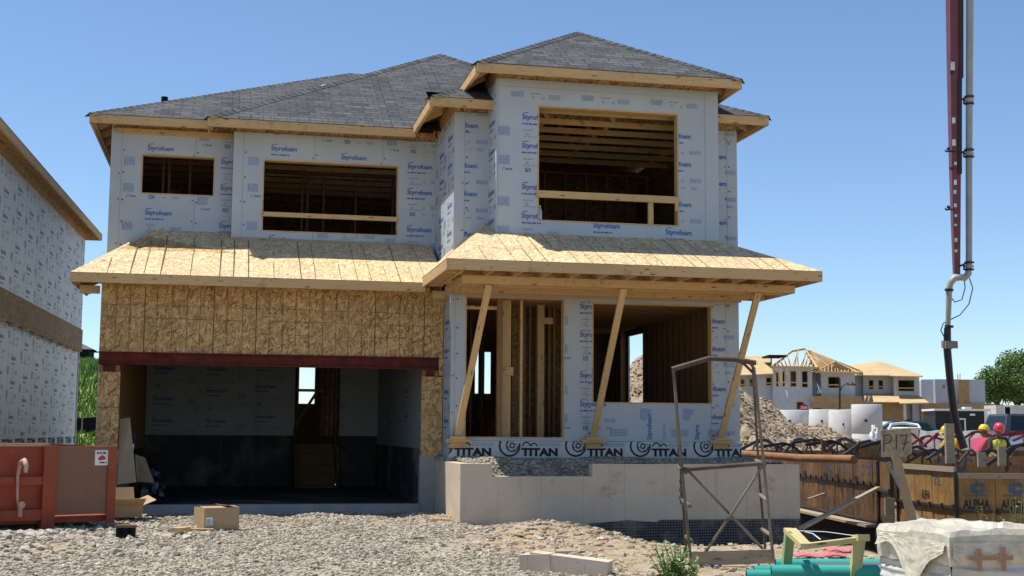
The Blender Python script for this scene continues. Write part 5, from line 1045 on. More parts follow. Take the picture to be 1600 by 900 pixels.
for nm, (u0, v0, d0), (u1, v1, d1), r, lb in (('brace_board', (1252, 825, 18.6), (1372, 762, 24.2), .075, 'long grey board propping the left form run'), ('brace_board', (1250, 784, 23.5), (1288, 771, 26), .04, 'short thin stick behind the foundation corner'),):
    mb = MB(); mb.beam(atd(u0, v0, d0), atd(u1, v1, d1), r, r*.6, M['old_wood']); tag(mb.build(nm, loc=tuple(atd(u0, v0, d0))), lb, 'board')
mb = MB(); mb.frame(atd(1384, 815, 23.5), RGT*.17, Vector((0, .04, 0)), Z_*.42, M['old_wood']); tag(mb.build('post_board', loc=tuple(atd(1384, 815, 23.5))), 'grey upright board against the dark return panel', 'board')
# inner rows of form walls behind
rows = [(1158, 1420, 703, 42, 'form_dk', 'dark inner form wall in the row behind the rusty pipe'), (1275, 1340, 707, 34, 'form', 'short bright inner form between the black brackets'), (1375, 1620, 724, 26.5, 'form', 'long inner form wall just behind the front plank'), (1330, 1620, 702, 38, 'form_dk', 'far dark inner form wall in front of the workers'),
        (1320, 1400, 692, 43, 'form', 'far bright form wall below the small white sack'), (1400, 1620, 712, 31, 'form', 'middle inner form wall behind the white post')]
for u0, u1, v, dd, mm, lb in rows:
    a, b_ = atd(u0, v, dd), atd(u1, v+.5, dd); formwall('form_wall', lb, a, b_, a.z, a.z-.75, max(2, int((b_-a).length/.6)), mm, int(v), (), (1, 2), (), False)
mb = MB()
for u, v0, v1, w, d_, lb in ((1486, 662, 724, .15, 22.6, 'pale upright post board standing in the forms'), (1535, 707, 730, .13, 22.5, 'short brown post left of the hard hat workers base'), (1567, 698, 728, .13, 23.5, 'short weathered post before the vested worker'), (1288, 688, 706, .10, 28, 'brown timber stub between the black brackets')):
    mb = MB(); a = atd(u, v1, d_); mb.frame(a-RGT*w/2, RGT*w, Vector((0, .05, 0)), Z_*((v1-v0)*d_/2040), M['old_wood'] if u != 1288 else M['form_dk']); tag(mb.build('timber_post', loc=tuple(a)), lb, 'post')
# walkway brackets (bent steel tubes) clipped along the form tops
def bracket(nm, m):
    t = thing(nm, '', 'bracket', (0, 0, 0)); mb = MB(); [mb.beam(a, b_, .05, .075, m) for a, b_ in (((-.74, 0, -.05), (-.12, 0, .19)), ((-.14, 0, .20), (.14, 0, .20)), ((.12, 0, .20), (.70, 0, -.09)))]; mb.build('arm', t)
    mb = MB(); mb.tube([(-.02, 0, .18), (-.24, .02, .04), (-.30, .02, -.28)], .026, m, 6); mb.build('leg', t); mb = MB(); mb.tube([(.34, 0, .08), (.50, .02, -.02), (.54, .02, -.32)], .026, m, 6); mb.build('leg', t); return t
bk_ = bracket('walkway_bracket', flat('black_bracket_paint', (.022, .02, .022), .5, .4, var=.3)); rd_ = bracket('walkway_bracket', flat('red_bracket_paint', (.20, .025, .035), .6, .3, var=.35))
def setb(o, u, v, d, rz, sc_, lb, grp):
    o.location = atd(u, v-1, d); o.rotation_euler = (.15*math.sin(u), .22*math.sin(u*1.7), rz); o.scale = (sc_, sc_, sc_); o['label'] = lb; o['group'] = grp
sp_b = [(1190, 700, 36, .2, 1.0), (1228, 706, 33, -.3, .9), (1248, 700, 34, .5, 1.0), (1276, 700, 32, 0, .9), (1302, 703, 30, -.4, .85), (1318, 698, 31, .4, .85), (1352, 706, 29, .1, 1.0), (1390, 702, 27.5, 0, .9), (1430, 712, 27, .3, .8), (1455, 716, 25.5, -.5, .7), (1478, 710, 27, .3, .75), (1515, 716, 26, .6, .7), (1550, 716, 25.5, .2, .7), (1592, 712, 25, -.1, .9)]
lb_b = 'black bent steel bracket in the row clipped along the form tops'; lb_r = 'red bent steel bracket in the farther row beside the workers'
for i, (u, v, d_, rz, s_) in enumerate(sp_b):
    o = bk_ if i == 0 else copy_thing(bk_, (0, 0, 0)); setb(o, u, v, d_, rz, s_, lb_b, 'black brackets on the forms')
for i, (u, v, d_, rz, s_) in enumerate([(1420, 688, 38, .1, .9), (1448, 692, 37, -.3, .8), (1470, 688, 36, .2, .9), (1526, 686, 37, 0, .9), (1545, 690, 36, .4, .7), (1590, 688, 35, -.2, .9), (1608, 690, 34, .3, .8)]):
    o = rd_ if i == 0 else copy_thing(rd_, (0, 0, 0)); setb(o, u, v, d_, rz, s_, lb_r, 'red brackets on the forms')

# ------------------------------------------------------------------ concrete pump boom
bm_ = thing('pump_boom', 'dark red pump boom with a grey delivery pipe hanging down to the forms', 'pump boom', atd(1490, 700, 29)); dB = 29.0
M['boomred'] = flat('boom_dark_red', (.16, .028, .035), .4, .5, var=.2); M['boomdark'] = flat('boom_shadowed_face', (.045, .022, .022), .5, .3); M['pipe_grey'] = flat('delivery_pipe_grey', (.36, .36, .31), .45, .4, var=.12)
def bp(u, v, d=dB): return atd(u, v, d)
mb = MB()
for (u0, v0, w0), (u1, v1, w1) in (((1494.5, -330, 24), (1495, 0, 21)), ((1495, 0, 21), (1494.5, 120, 18)), ((1494.5, 120, 18), (1494.5, 270, 14)), ((1494.5, 270, 14), (1496, 428, 9))):
    k = dB/2040.4
    def ring2(u, v, w): c = bp(u, v); return [c-RGT*w*k/2, c+RGT*w*k/2-FWD*.0, c+RGT*w*k/2+FWD*w*k, c-RGT*w*k/2+FWD*w*k]
    r0, r1 = ring2(u0, v0, w0), ring2(u1, v1, w1)
    for i in range(4): j = (i+1) % 4; mb.poly([r0[i], r0[j], r1[j], r1[i]], M['boomred'])
mb.build('arm', bm_)
mb = MB(); c = bp(1495, 0); k = dB/2040.4
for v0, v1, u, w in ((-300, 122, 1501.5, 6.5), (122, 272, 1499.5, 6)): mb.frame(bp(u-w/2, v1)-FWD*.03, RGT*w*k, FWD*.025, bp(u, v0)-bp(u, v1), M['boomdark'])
mb.build('shadowed_strip', bm_)  # dark strip puts the boom's shadowed face into colour
mb = MB(); mw = flat('reflector_white', (.7, .7, .68), .4, .4)
for u, v, w, h in ((1488, 97, 6, 13), (1489.5, 184, 5, 9), (1490, 218, 5, 10), (1492, 253, 4, 5), (1492, 281, 4, 8), (1491.5, 297, 4, 6), (1492, 318, 4, 6), (1492.5, 335, 4, 4), (1492.5, 350, 4, 3), (1493, 372, 4, 6), (1493, 390, 4, 4)): mb.frame(bp(u-w/2, v+h)-FWD*.04, RGT*w*k, FWD*.01, UPV*h*k, mw)
mb.build_each('reflector', bm_)
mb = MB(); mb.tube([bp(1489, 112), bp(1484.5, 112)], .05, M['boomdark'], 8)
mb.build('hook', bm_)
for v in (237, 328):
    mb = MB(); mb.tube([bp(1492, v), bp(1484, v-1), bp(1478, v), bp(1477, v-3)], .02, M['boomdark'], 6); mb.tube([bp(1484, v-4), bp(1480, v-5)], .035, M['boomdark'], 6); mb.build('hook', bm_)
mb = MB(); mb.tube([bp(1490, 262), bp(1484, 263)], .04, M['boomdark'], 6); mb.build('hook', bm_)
mb = MB(); mb.tube([bp(1516, -330), bp(1515.5, 0), bp(1514, 250), bp(1514, 415)], [.085, .08, .072, .07], M['pipe_grey'], 14); mb.build('delivery_pipe', bm_)
for v in (157, 240, 416, ):
    mb = MB(); mb.tube([bp(1499, v), bp(1506, v-3), bp(1510, v-6)], .022, M['boomdark'], 6); mb.tube([bp(1506, v-3), bp(1506, v+5), bp(1510, v+6)], .022, M['boomdark'], 6)
    for q in (-6, 5): mb.tube([bp(1514.5, v+q-1.5), bp(1514.5, v+q+1.5)], .105, M['boomdark'], 12)
    mb.tube([bp(1514.5, v-2), bp(1514.5, v+2)], .095, M['pipe_grey'], 12); mb.build('pipe_clamp', bm_)
mb = MB(); mb.tube([bp(1514, 415), bp(1513, 428), bp(1507, 434), bp(1499, 433), bp(1491, 435), bp(1485, 442), bp(1483, 452), bp(1481.5, 500), bp(1480.5, 512)], [.07, .075, .078, .078, .078, .076, .07, .06, .06], M['pipe_grey'], 12)
for v in (451, 508): mb.tube([bp(1483, v), bp(1482.8, v+4)], .095, M['boomdark'], 12)
mb.build('elbow_pipe', bm_)
mb = MB(); mb.tube([bp(1480.5, 512), bp(1480, 545), bp(1484, 590), bp(1490, 640), bp(1496, 670), bp(1506, 700)], [.075, .085, .08, .085, .085, .09], flat('black_rubber_hose', (.02, .022, .024), .5, .4), 12); mb.build('end_hose', bm_)
mb = MB(); mb.frame(bp(1475, 544)-FWD*.12, RGT*.27, FWD*.3, Z_*.16, flat('concrete_crusted_clamp', (.25, .22, .18))); mb.tube([bp(1479, 541), bp(1482, 530), bp(1486, 541)], .012, M['boomdark'], 6); mb.tube([bp(1487, 545), bp(1490, 540), bp(1487, 533)], .015, M['boomdark'], 6); mb.build('hose_clamp', bm_)
mb = MB(); mb.tube([bp(1506, 430), bp(1508, 450), bp(1503, 468), bp(1492, 472), bp(1487, 466)], .013, M['form_iron'], 6); mb.tube([bp(1513, 430), bp(1520, 450), bp(1514, 475), bp(1500, 492), bp(1484, 500), bp(1474, 505), bp(1470, 516), bp(1476, 528), bp(1482, 530)], .013, M['form_iron'], 6); mb.build('cable', bm_)

# ------------------------------------------------------------------ dirt pile, beyond the house to the right
def ph(x, y): 
    z = np.interp(x, [8, 11, 15, 16.5, 17.6, 19.4, 20.2, 21.1, 22.2, 23.3, 24.5, 27], [-.5, 1.8, 4.0, 4.5, 4.3, 3.15, 2.7, 2.0, 1.85, 1.55, 1.2, .1])-np.maximum(47.5-y, 0)*.55-np.maximum(y-49.5, 0)*.5
    nz = .22*np.sin(x*1.9+y)*np.cos(y*1.3-x*.7)+.10*np.sin(x*4.7)*np.sin(y*4.1+x); return z+nz
xs_, ys_ = np.linspace(8, 33, 300), np.linspace(39, 62, 180); V, F = sheet(xs_, ys_, lambda x, y: np.maximum(ph(x, y), -.2))
V[:, 2] += np.array([.10*noise.fractal(Vector((a*2.6, b_*2.6, 0)), .7, 2, 5) for a, b_ in V[:, :2]])
dm = flat('dug_dirt', (.33, .25, .17), .95, .1, var=.3, scale=2.5, bmp=1, bscale=6); dp = npmesh('dirt_pile', V, F, [dm], None, False); tag(dp, 'tall heap of tan excavated dirt between the house and the manhole rings', 'dirt pile')
n = 26000; x = rng.uniform(9, 30, n); y = rng.uniform(40, 52, n); z = ph(x, y); kk = z > .4; x, y, z = x[kk], y[kk], z[kk]; o = stones('dirt_lumps', np.stack([x, y, z], 1), rng.uniform(.02, .07, len(x)), [dm, flat('dirt_pale', (.45, .36, .26), .95, .1), flat('dirt_dark', (.20, .15, .10), .95, .1)]); tag(o, 'loose clods and stones on the flank of the dirt pile', 'dirt clods')
# ------------------------------------------------------------------ manhole rings
def ring_thing(u, vt, d, r, h, label, tilt=0, taper=0, n2=False):
    tp0 = atd(u, vt, d); base_ = tp0-Z_*h; t = thing('manhole_ring', label, 'concrete ring', base_, 'precast rings by the dirt pile'); Mx = Matrix.Rotation(tilt, 3, FWD)
    mb = MB(); rb = r*(1+taper); hs = [h*.5, h] if n2 else [h]; prof = [(rb, 0), (rb*.5+r*.5, h*.5-.02), (r*.97, h*.5) if n2 else (rb*.5+r*.5, h*.5), (r+rb*.0+.0, h*.5+.02) if n2 else (rb*.5+r*.5, h*.52), (r, h-.02), (r-.02, h), (r*.8, h), (r*.78, h*.5)]
    mb.lathe(prof, base_, M['conc_clean'], 28, (1, 1), Mx); mb.build('shell', t); mb = MB(); c = base_+Mx@Vector((-r*.35*RGT.x-FWD.x*r*.93, -FWD.y*r*.93+.0, h*.72)); mb.tube([c+FWD*.05, c-FWD*.03], .05, M['dark'], 8)
    c = base_+Mx@Vector((0, 0, h*.3))-FWD*(r*.96)+RGT*r*.2; mb.tube([c+FWD*.06, c-FWD*.02], .05, M['dark'], 8); mb.build('lifting_hole', t); return t
for a in ((1192, 639, 60, .72, 1.6, 'low manhole ring partly hidden by the dirt pile, furthest left'), (1237, 641, 58, .72, 1.7, 'wide manhole ring second from the left behind the dirt slope', 0, .10), (1286, 640, 57, .60, 1.8, 'manhole ring in front of the stop sign end of the row', 0, .12), (1322, 640, 56, .62, 2.2, 'leaning conical manhole ring left of the tall one', -.05, .30), (1354, 632, 54, .62, 2.4, 'tallest manhole ring made of two stacked pieces', 0, .0, True)): ring_thing(*a)
t = thing('tank_tub', 'round white plastic tub with a rolled rim behind the P17 sign', 'tub', atd(1412, 700, 46)); mb = MB(); wm = flat('white_plastic_tub', (.60, .63, .60), .4, .4, var=.1); b_ = atd(1412, 670, 46)-Z_*1.3; mb.lathe([(.42, 0), (.50, 1.25), (.56, 1.27), (.57, 1.33), (.52, 1.36), (.47, 1.30), (.42, .8)], b_, wm, 28); mb.build('shell', t); mb = MB(); mb.tube([atd(1389, 672, 45.8), atd(1392, 663, 45.8), atd(1412, 661, 46.3), atd(1434, 664, 46.3), atd(1438, 670, 46)], .05, wm, 8); mb.build('handle', t)
mb = MB(); blob(mb, atd(1366, 681, 44), .24, M['white'], (.6, .6, 1.3), 8, 12, .5); tag(mb.build('white_sack', loc=tuple(atd(1366, 694, 44))), 'small crumpled white sack left of the P17 board', 'sack')
# ------------------------------------------------------------------ houses across the street
FH = Vector((FWD.x, FWD.y, 0)).normalized(); RH = Vector((R0.x, R0.y, 0)).normalized()
def far_house(label, d, loc_uv): return thing('framed_house', label, 'house', atd(*loc_uv, d), 'half built houses across the street')
def fbox(name, par, d, u0, u1, v0, v1, depth, mat, openings=(), k=0, ang=0.0, label=None):
    """wall block seen at photo position u0..u1, v0..v1, with real window openings in its front"""
    o = atd(u0, v1, d)+FH*k; w = (atd(u1, v1, d)-atd(u0, v1, d)).length; h = (v1-v0)*d/FPX; s_ = d/FPX
    U = (RH*math.cos(ang)+FH*math.sin(ang)); N = -(FH*math.cos(ang)-RH*math.sin(ang)); w = w/max(.2, math.cos(ang)); mb = MB()
    H = [((a-u0)*s_/math.cos(ang), (b-u0)*s_/math.cos(ang), (v1-q1)*s_, (v1-q0)*s_) for a, b, q0, q1 in openings]
    mb.slab(o, U, Z_, N, w, h, .2, M[mat], H); 
    mb.poly([o-N*depth, o+U*w-N*depth, o+U*w-N*depth+Z_*h, o-N*depth+Z_*h], M['osb_wall']); mb.poly([o-N*.2, o-N*depth, o-N*depth+Z_*h, o-N*.2+Z_*h], M[mat]); mb.poly([o+U*w-N*.2, o+U*w-N*.2+Z_*h, o+U*w-N*depth+Z_*h, o+U*w-N*depth], M[mat])
    mb.poly([o-N*.2+Z_*(h-.01), o+U*w-N*.2+Z_*(h-.01), o+U*w-N*depth+Z_*(h-.01), o-N*depth+Z_*(h-.01)], M['osb_wall'])
    ob = mb.build(name, par)
    for a, b, c_, e in H:
        mb = MB(); f = .07; q = lambda x, z, kk=0: o+U*x+Z_*z-N*kk
        mb.frame(q(a, c_, .05)-N*-.07, U*(b-a), -N*.1, Z_*f, M['pine']); mb.frame(q(a, e-f, .05)-N*-.07, U*(b-a), -N*.1, Z_*f, M['pine']); mb.frame(q(a, c_+f)+N*.02, U*f, -N*.1, Z_*(e-c_-2*f), M['pine']); mb.frame(q(b-f, c_+f)+N*.02, U*f, -N*.1, Z_*(e-c_-2*f), M['pine'])
        mb.frame(q(a+f, c_+(e-c_)*.25)-N*-.0, U*(b-a-2*f), -N*.05, Z_*.1, M['pine']); mb.build('window_frame', par)
    return ob
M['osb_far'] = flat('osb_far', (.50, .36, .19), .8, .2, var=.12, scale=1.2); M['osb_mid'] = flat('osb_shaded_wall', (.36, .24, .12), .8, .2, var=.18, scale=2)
def fpoly(mb, d, pts, m, flip=False):
    P = [atd(u, v, d)+FH*k for u, v, k in pts]; mb.poly(P, m)
def froof(par, d, faces, label=None, m='osb_far'):
    mb = MB()
    for f in faces:
        P = [atd(u, v, d+k) for u, v, k in f]
        n = (P[1]-P[0]).cross(P[2]-P[0]); 
        if n.z < 0: P.reverse(); n = -n
        n.normalize(); mb.poly(P, M[m]); mb.poly([p-n*.08 for p in reversed(P)], M['osb_mid'])
        for i in range(len(P)): a, b_ = P[i], P[(i+1) % len(P)]; mb.poly([b_, a, a-n*.08, b_-n*.08], M['pine'])
    return mb.build('roof', par)
D1 = 112
h1 = far_house('half built foam clad house with bare roof trusses over a corner tower', D1, (1240, 642))
fbox('wall', h1, D1+2, 1150, 1188, 586, 645, 9, 'foam_far', [(1157, 1165, 592, 605), (1171, 1179, 591, 604)]); fbox('wall', h1, D1, 1187, 1209, 583, 645, 8, 'foam_far', [(1197, 1207, 589, 603), (1193, 1202, 626, 640)])
fbox('tower_wall', h1, D1-1.5, 1231, 1270, 572, 648, 5, 'foam_far', [(1235, 1246, 579, 605), (1253, 1264, 579, 606), (1244, 1257, 627, 646)]); fbox('tower_wall', h1, D1-.6, 1208, 1231, 572, 648, 4, 'foam_far', [(1212, 1217, 581, 605), (1221, 1226, 580, 605), (1207.5, 1210, 626, 636)], 0, -.5)
fbox('wall', h1, D1+.5, 1270, 1284, 581, 648, 6, 'foam_far'); fbox('wall', h1, D1-1, 1284, 1337, 581, 648, 7, 'foam_far', [(1294, 1314, 588, 607)])
mb = MB(); a = atd(1270, 637, D1-2.2); mb.frame(a, RH*((1346-1270)*D1/FPX), FH*1.2, Z_*(18*D1/FPX), M['osb_mid']); mb.build('porch_fascia', h1)
froof(h1, D1, [[(1150, 586, -1), (1208, 583.5, -1), (1204, 557, 5), (1166, 556, 5)], [(1150, 586, -1), (1166, 556, 5), (1140, 575, 8)]])
def truss_roof(par, d, l, r, v_e, apex, kf, kb, n):
    """open hip: eave plate, ridge and rows of rafters"""
    mb = MB(); A = lambda u, v, k: atd(u, v, d+k); R1 = .075
    eL, eR, bL, bR, ap1, ap2 = A(l, v_e, kf), A(r, v_e+2, kf), A(l+4, v_e-1, kb), A(r+4, v_e, kb), A(*apex[0]), A(*apex[1])
    for a, b_ in ((eL, eR), (eL, bL), (eR, bR), (eL, ap1), (eR, ap2), (ap1, ap2), (bL, ap1), (bR, ap2)): mb.beam(a, b_, .09, .16, M['pine'])
    for i in range(n):
        t = (i+.5)/n; p = eL.lerp(eR, t); q = (eL.lerp(ap1, min(1, t*2.2)) if t < .45 else (eR.lerp(ap2, min(1, (1-t)*2.2)) if t > .55 else ap1.lerp(ap2, .5))); mb.beam(p, q, .05, .12, M['pine'])
        p = bL.lerp(bR, t); mb.beam(p, q+FH*.5, .05, .12, M['pine']); mb.beam(eL.lerp(eR, t), bL.lerp(bR, t), .05, .1, M['pine'])
    for i in range(max(3, n//2)):
        t = (i+.5)/max(3, n//2); mb.beam(eL.lerp(bL, t), eL.lerp(ap1, 1).lerp(ap1, t), .05, .12, M['pine']); mb.beam(eR.lerp(bR, t), ap2, .05, .12, M['pine'])
    return mb.build('roof_truss', par)
truss_roof(h1, D1, 1205, 1276, 573, ((1237, 549, 2), (1258, 545, 4)), -2.2, 4, 12); truss_roof(h1, D1, 1272, 1343, 581, ((1262, 548, 5), (1268, 550, 6)), -.5, 5, 14); truss_roof(h1, D1, 1275, 1340, 581, ((1305, 566, 0), (1306, 566, 2)), -1.8, 2, 12)
mb = MB(); fpoly(mb, D1, [(1283, 580, -.8), (1330, 580, -.8), (1306, 568, -.8)], M['osb_mid']); mb.build('gable', h1)
mb = MB(); mb.frame(atd(1201, 557, D1), RH*1.5, FH*3, Z_*.15, M['dark']); mb.tube([atd(1205, 574, D1), atd(1205, 557, D1)], .06, M['dark'], 6); mb.build('scaffold_platform', h1)
D2 = 116
h2 = far_house('half built foam clad house with OSB sheathed hip roof and porch', D2, (1390, 650))
fbox('wall', h2, D2, 1337, 1352, 587, 655, 6, 'foam_far'); fbox('wall', h2, D2-.5, 1350, 1398, 587, 655, 7, 'foam_far', [(1358, 1367, 593, 609), (1373, 1382, 593, 609)]); fbox('wall', h2, D2-1.5, 1398, 1438, 588, 655, 7, 'foam_far', [(1404, 1431, 593, 612)])
froof(h2, D2, [[(1325, 586, -1), (1396, 586.5, -1), (1372, 564, 5)], [(1325, 586, -1), (1372, 564, 5), (1316, 572, 9)], [(1396, 586.5, -1), (1442, 587, 0), (1404, 573.5, 3), (1372, 564, 5)], [(1391, 587, -2.6), (1442, 588, -2.6), (1403, 574, 2.8)], [(1391, 587, -2.6), (1403, 574, 2.8), (1385, 575, 3)]])
froof(h2, D2, [[(1346, 628, -4), (1410, 628, -4), (1408, 616, -.5), (1352, 615, -.5)], [(1405, 630, -4.6), (1452, 629, -4.4), (1436, 618, -1.5), (1408, 617, -1.5)]])
fbox('garage_wall', h2, D2-3, 1352, 1411, 629, 658, 3, 'osb_mid', [(1358, 1374, 644, 658)]); fbox('wall', h2, D2-2, 1426, 1439, 629, 658, 3, 'foam_far'); fbox('wall', h2, D2-2.2, 1439, 1451, 627, 658, 3, 'osb_mid')
mb = MB(); mb.frame(atd(1412, 656, D2-4), RH*.25, FH*.2, Z_*1.5, M['conc_clean']); mb.frame(atd(1413, 656, D2-1.4), RH*.8, FH*.1, Z_*1.5, M['dark']); mb.build_each('post_and_opening', h2)  # the dark block stands in for the shaded opening beside the post
D3 = 120
h3 = far_house('roofless foam clad house walls with one bare OSB panel', D3, (1495, 650))
fbox('wall', h3, D3+1, 1440, 1463, 593, 632, 8, 'foam_far', (), 0, -.45); fbox('wall', h3, D3, 1462, 1498.5, 592.5, 632, 8, 'foam_far', [(1473, 1478, 601, 608)]); fbox('osb_panel', h3, D3-.15, 1498, 1515, 593, 630, .6, 'osb_mid'); fbox('wall', h3, D3, 1514.5, 1540, 593, 632, 8, 'foam_far')
fbox('lower_wall', h3, D3-.6, 1440, 1556, 630, 660, 6, 'osb_mid'); mb = MB(); mb.tube([atd(1497, 593, D3+2), atd(1496, 585, D3+2)], .04, M['pine'], 5); mb.tube([atd(1500, 593, D3+2), atd(1500, 584, D3+2)], .04, M['pine'], 5); mb.build('rebar', h3)
# street lamp and stop sign
t = thing('street_lamp', 'black street lamp with a curved arm in front of the truss roofed house', 'street lamp', atd(1312, 645, 100)); mb = MB(); mb.tube([atd(1312, 650, 100), atd(1312, 598, 100)], [.10, .07], M['form_iron'], 8); mb.build('pole', t); mb = MB(); mb.tube([atd(1312.5, 612, 100), atd(1316, 604, 100), atd(1322, 599, 100), atd(1329, 598, 100)], .045, M['form_iron'], 6); mb.tube([atd(1311.5, 600, 100), atd(1312.5, 592, 100)], .06, M['form_iron'], 6); mb.build('arm', t)
mb = MB(); c = atd(1330, 602, 100); mb.lathe([(.03, .32), (.12, .22), (.34, .06), (.34, .0), (.26, -.02)], c, M['form_iron'], 12); mb.lathe([(.2, 0), (.13, -.3), (.02, -.32)], c, flat('lamp_glass', (.4, .42, .42), .3, .5), 10); mb.build('lantern', t)
t = thing('stop_sign', 'red octagonal stop sign before the truss roofed house', 'sign', atd(1256, 650, 104)); c = atd(1256, 637, 104); mb = MB(); rr_ = .34; red = flat('sign_red', (.42, .02, .035), .5, .4, var=.08); oc = [c+RH*(rr_*math.cos(math.pi/8+k*math.pi/4))+Z_*(rr_*math.sin(math.pi/8+k*math.pi/4)) for k in range(8)]
mb.poly(oc, red); mb.poly([p+FH*.02 for p in reversed(oc)], M['pipe_grey']); d = Decal(mb, c, RH, Z_, -FH, (-1, 1, -1, 1), (), .02); d.text('STOP', -.24, -.10, .48, .20, M['white'], .04); mb.build('plate', t); mb = MB(); mb.tube([c-Z_*1.4+FH*.06, c+Z_*.3+FH*.06], .035, M['pipe_grey'], 6); mb.build('post', t)
# black enclosed trailer, white container
t = thing('enclosed_trailer', 'black enclosed trailer with white roof and a white framed side door', 'trailer', atd(1515, 690, 78)); DT = 78; k = DT/FPX; bk2 = flat('trailer_black', (.016, .018, .020), .6, .3, var=.3); wt = flat('trailer_white', (.72, .73, .72), .4, .4, var=.04)
o = atd(1463, 700, DT); hT = 58*k; mb = MB(); mb.frame(o, RH*(78*k), FH*2.2, Z_*hT, bk2); mb.build('body', t, bevel=.03); o2 = o+RH*(78*k); mb = MB(); mb.poly([o2, o2+RH*(10*k)+FH*1.6, o2+RH*(10*k)+FH*1.6+Z_*hT, o2+Z_*hT], bk2); mb.poly([o2+RH*(10*k)+FH*1.6, o2+FH*2.2, o2+FH*2.2+Z_*hT, o2+RH*(10*k)+FH*1.6+Z_*hT], bk2); mb.frame(o2-RH*.06, RH*.2, -FH*.03, Z_*hT, wt); mb.build('nose', t)
mb = MB(); mb.frame(o+Z_*hT-RH*.1-FH*.1, RH*(88*k), FH*2.4, Z_*.12, wt); mb.frame(o+Z_*(hT+.12)+RH*(46*k), RH*(11*k), FH*.5, Z_*.12, wt); mb.build('roof', t)
mb = MB(); q = o+RH*(33*k)-FH*.03+Z_*(hT-.35-52*k+.2); w_, hh_ = 14*k, 51*k-.25; mb.frame(q, RH*.08, FH*.03, Z_*hh_, wt); mb.frame(q+RH*(w_-.08), RH*.08, FH*.03, Z_*hh_, wt); mb.frame(q+RH*.08+Z_*(hh_-.08), RH*(w_-.16), FH*.03, Z_*.08, wt); mb.build('door_frame', t); mb = MB(); mb.frame(o+RH*(54*k)-FH*.04+Z_*(hT-.28), RH*.3, FH*.04, Z_*.12, wt); mb.build('marker_lamp', t)
mb = MB()
for x in (.35, .5): c = o+RH*(78*k*x)-FH*.02+Z_*.1; mb.tube([c, c+FH*.25], .34, M['dark'], 16)
mb.build('wheel', t)
t = thing('site_container', 'white site container with a dark window at the right edge', 'container', atd(1580, 650, 95)); k = 95/FPX; o = atd(1557, 665, 95); mb = MB(); mb.frame(o, RH*(80*k), FH*2.4, Z_*(32*k), flat('container_cream', (.55, .53, .47), .5, .3)); mb.build('body', t, bevel=.03); mb = MB(); mb.frame(o+RH*(12*k)-FH*.03+Z_*(14*k), RH*(12*k), FH*.03, Z_*(17*k), wt); mb.frame(o+RH*(14*k)-FH*.05+Z_*(18*k), RH*(8*k), FH*.02, Z_*(11*k), M['dark']); mb.build('window', t)
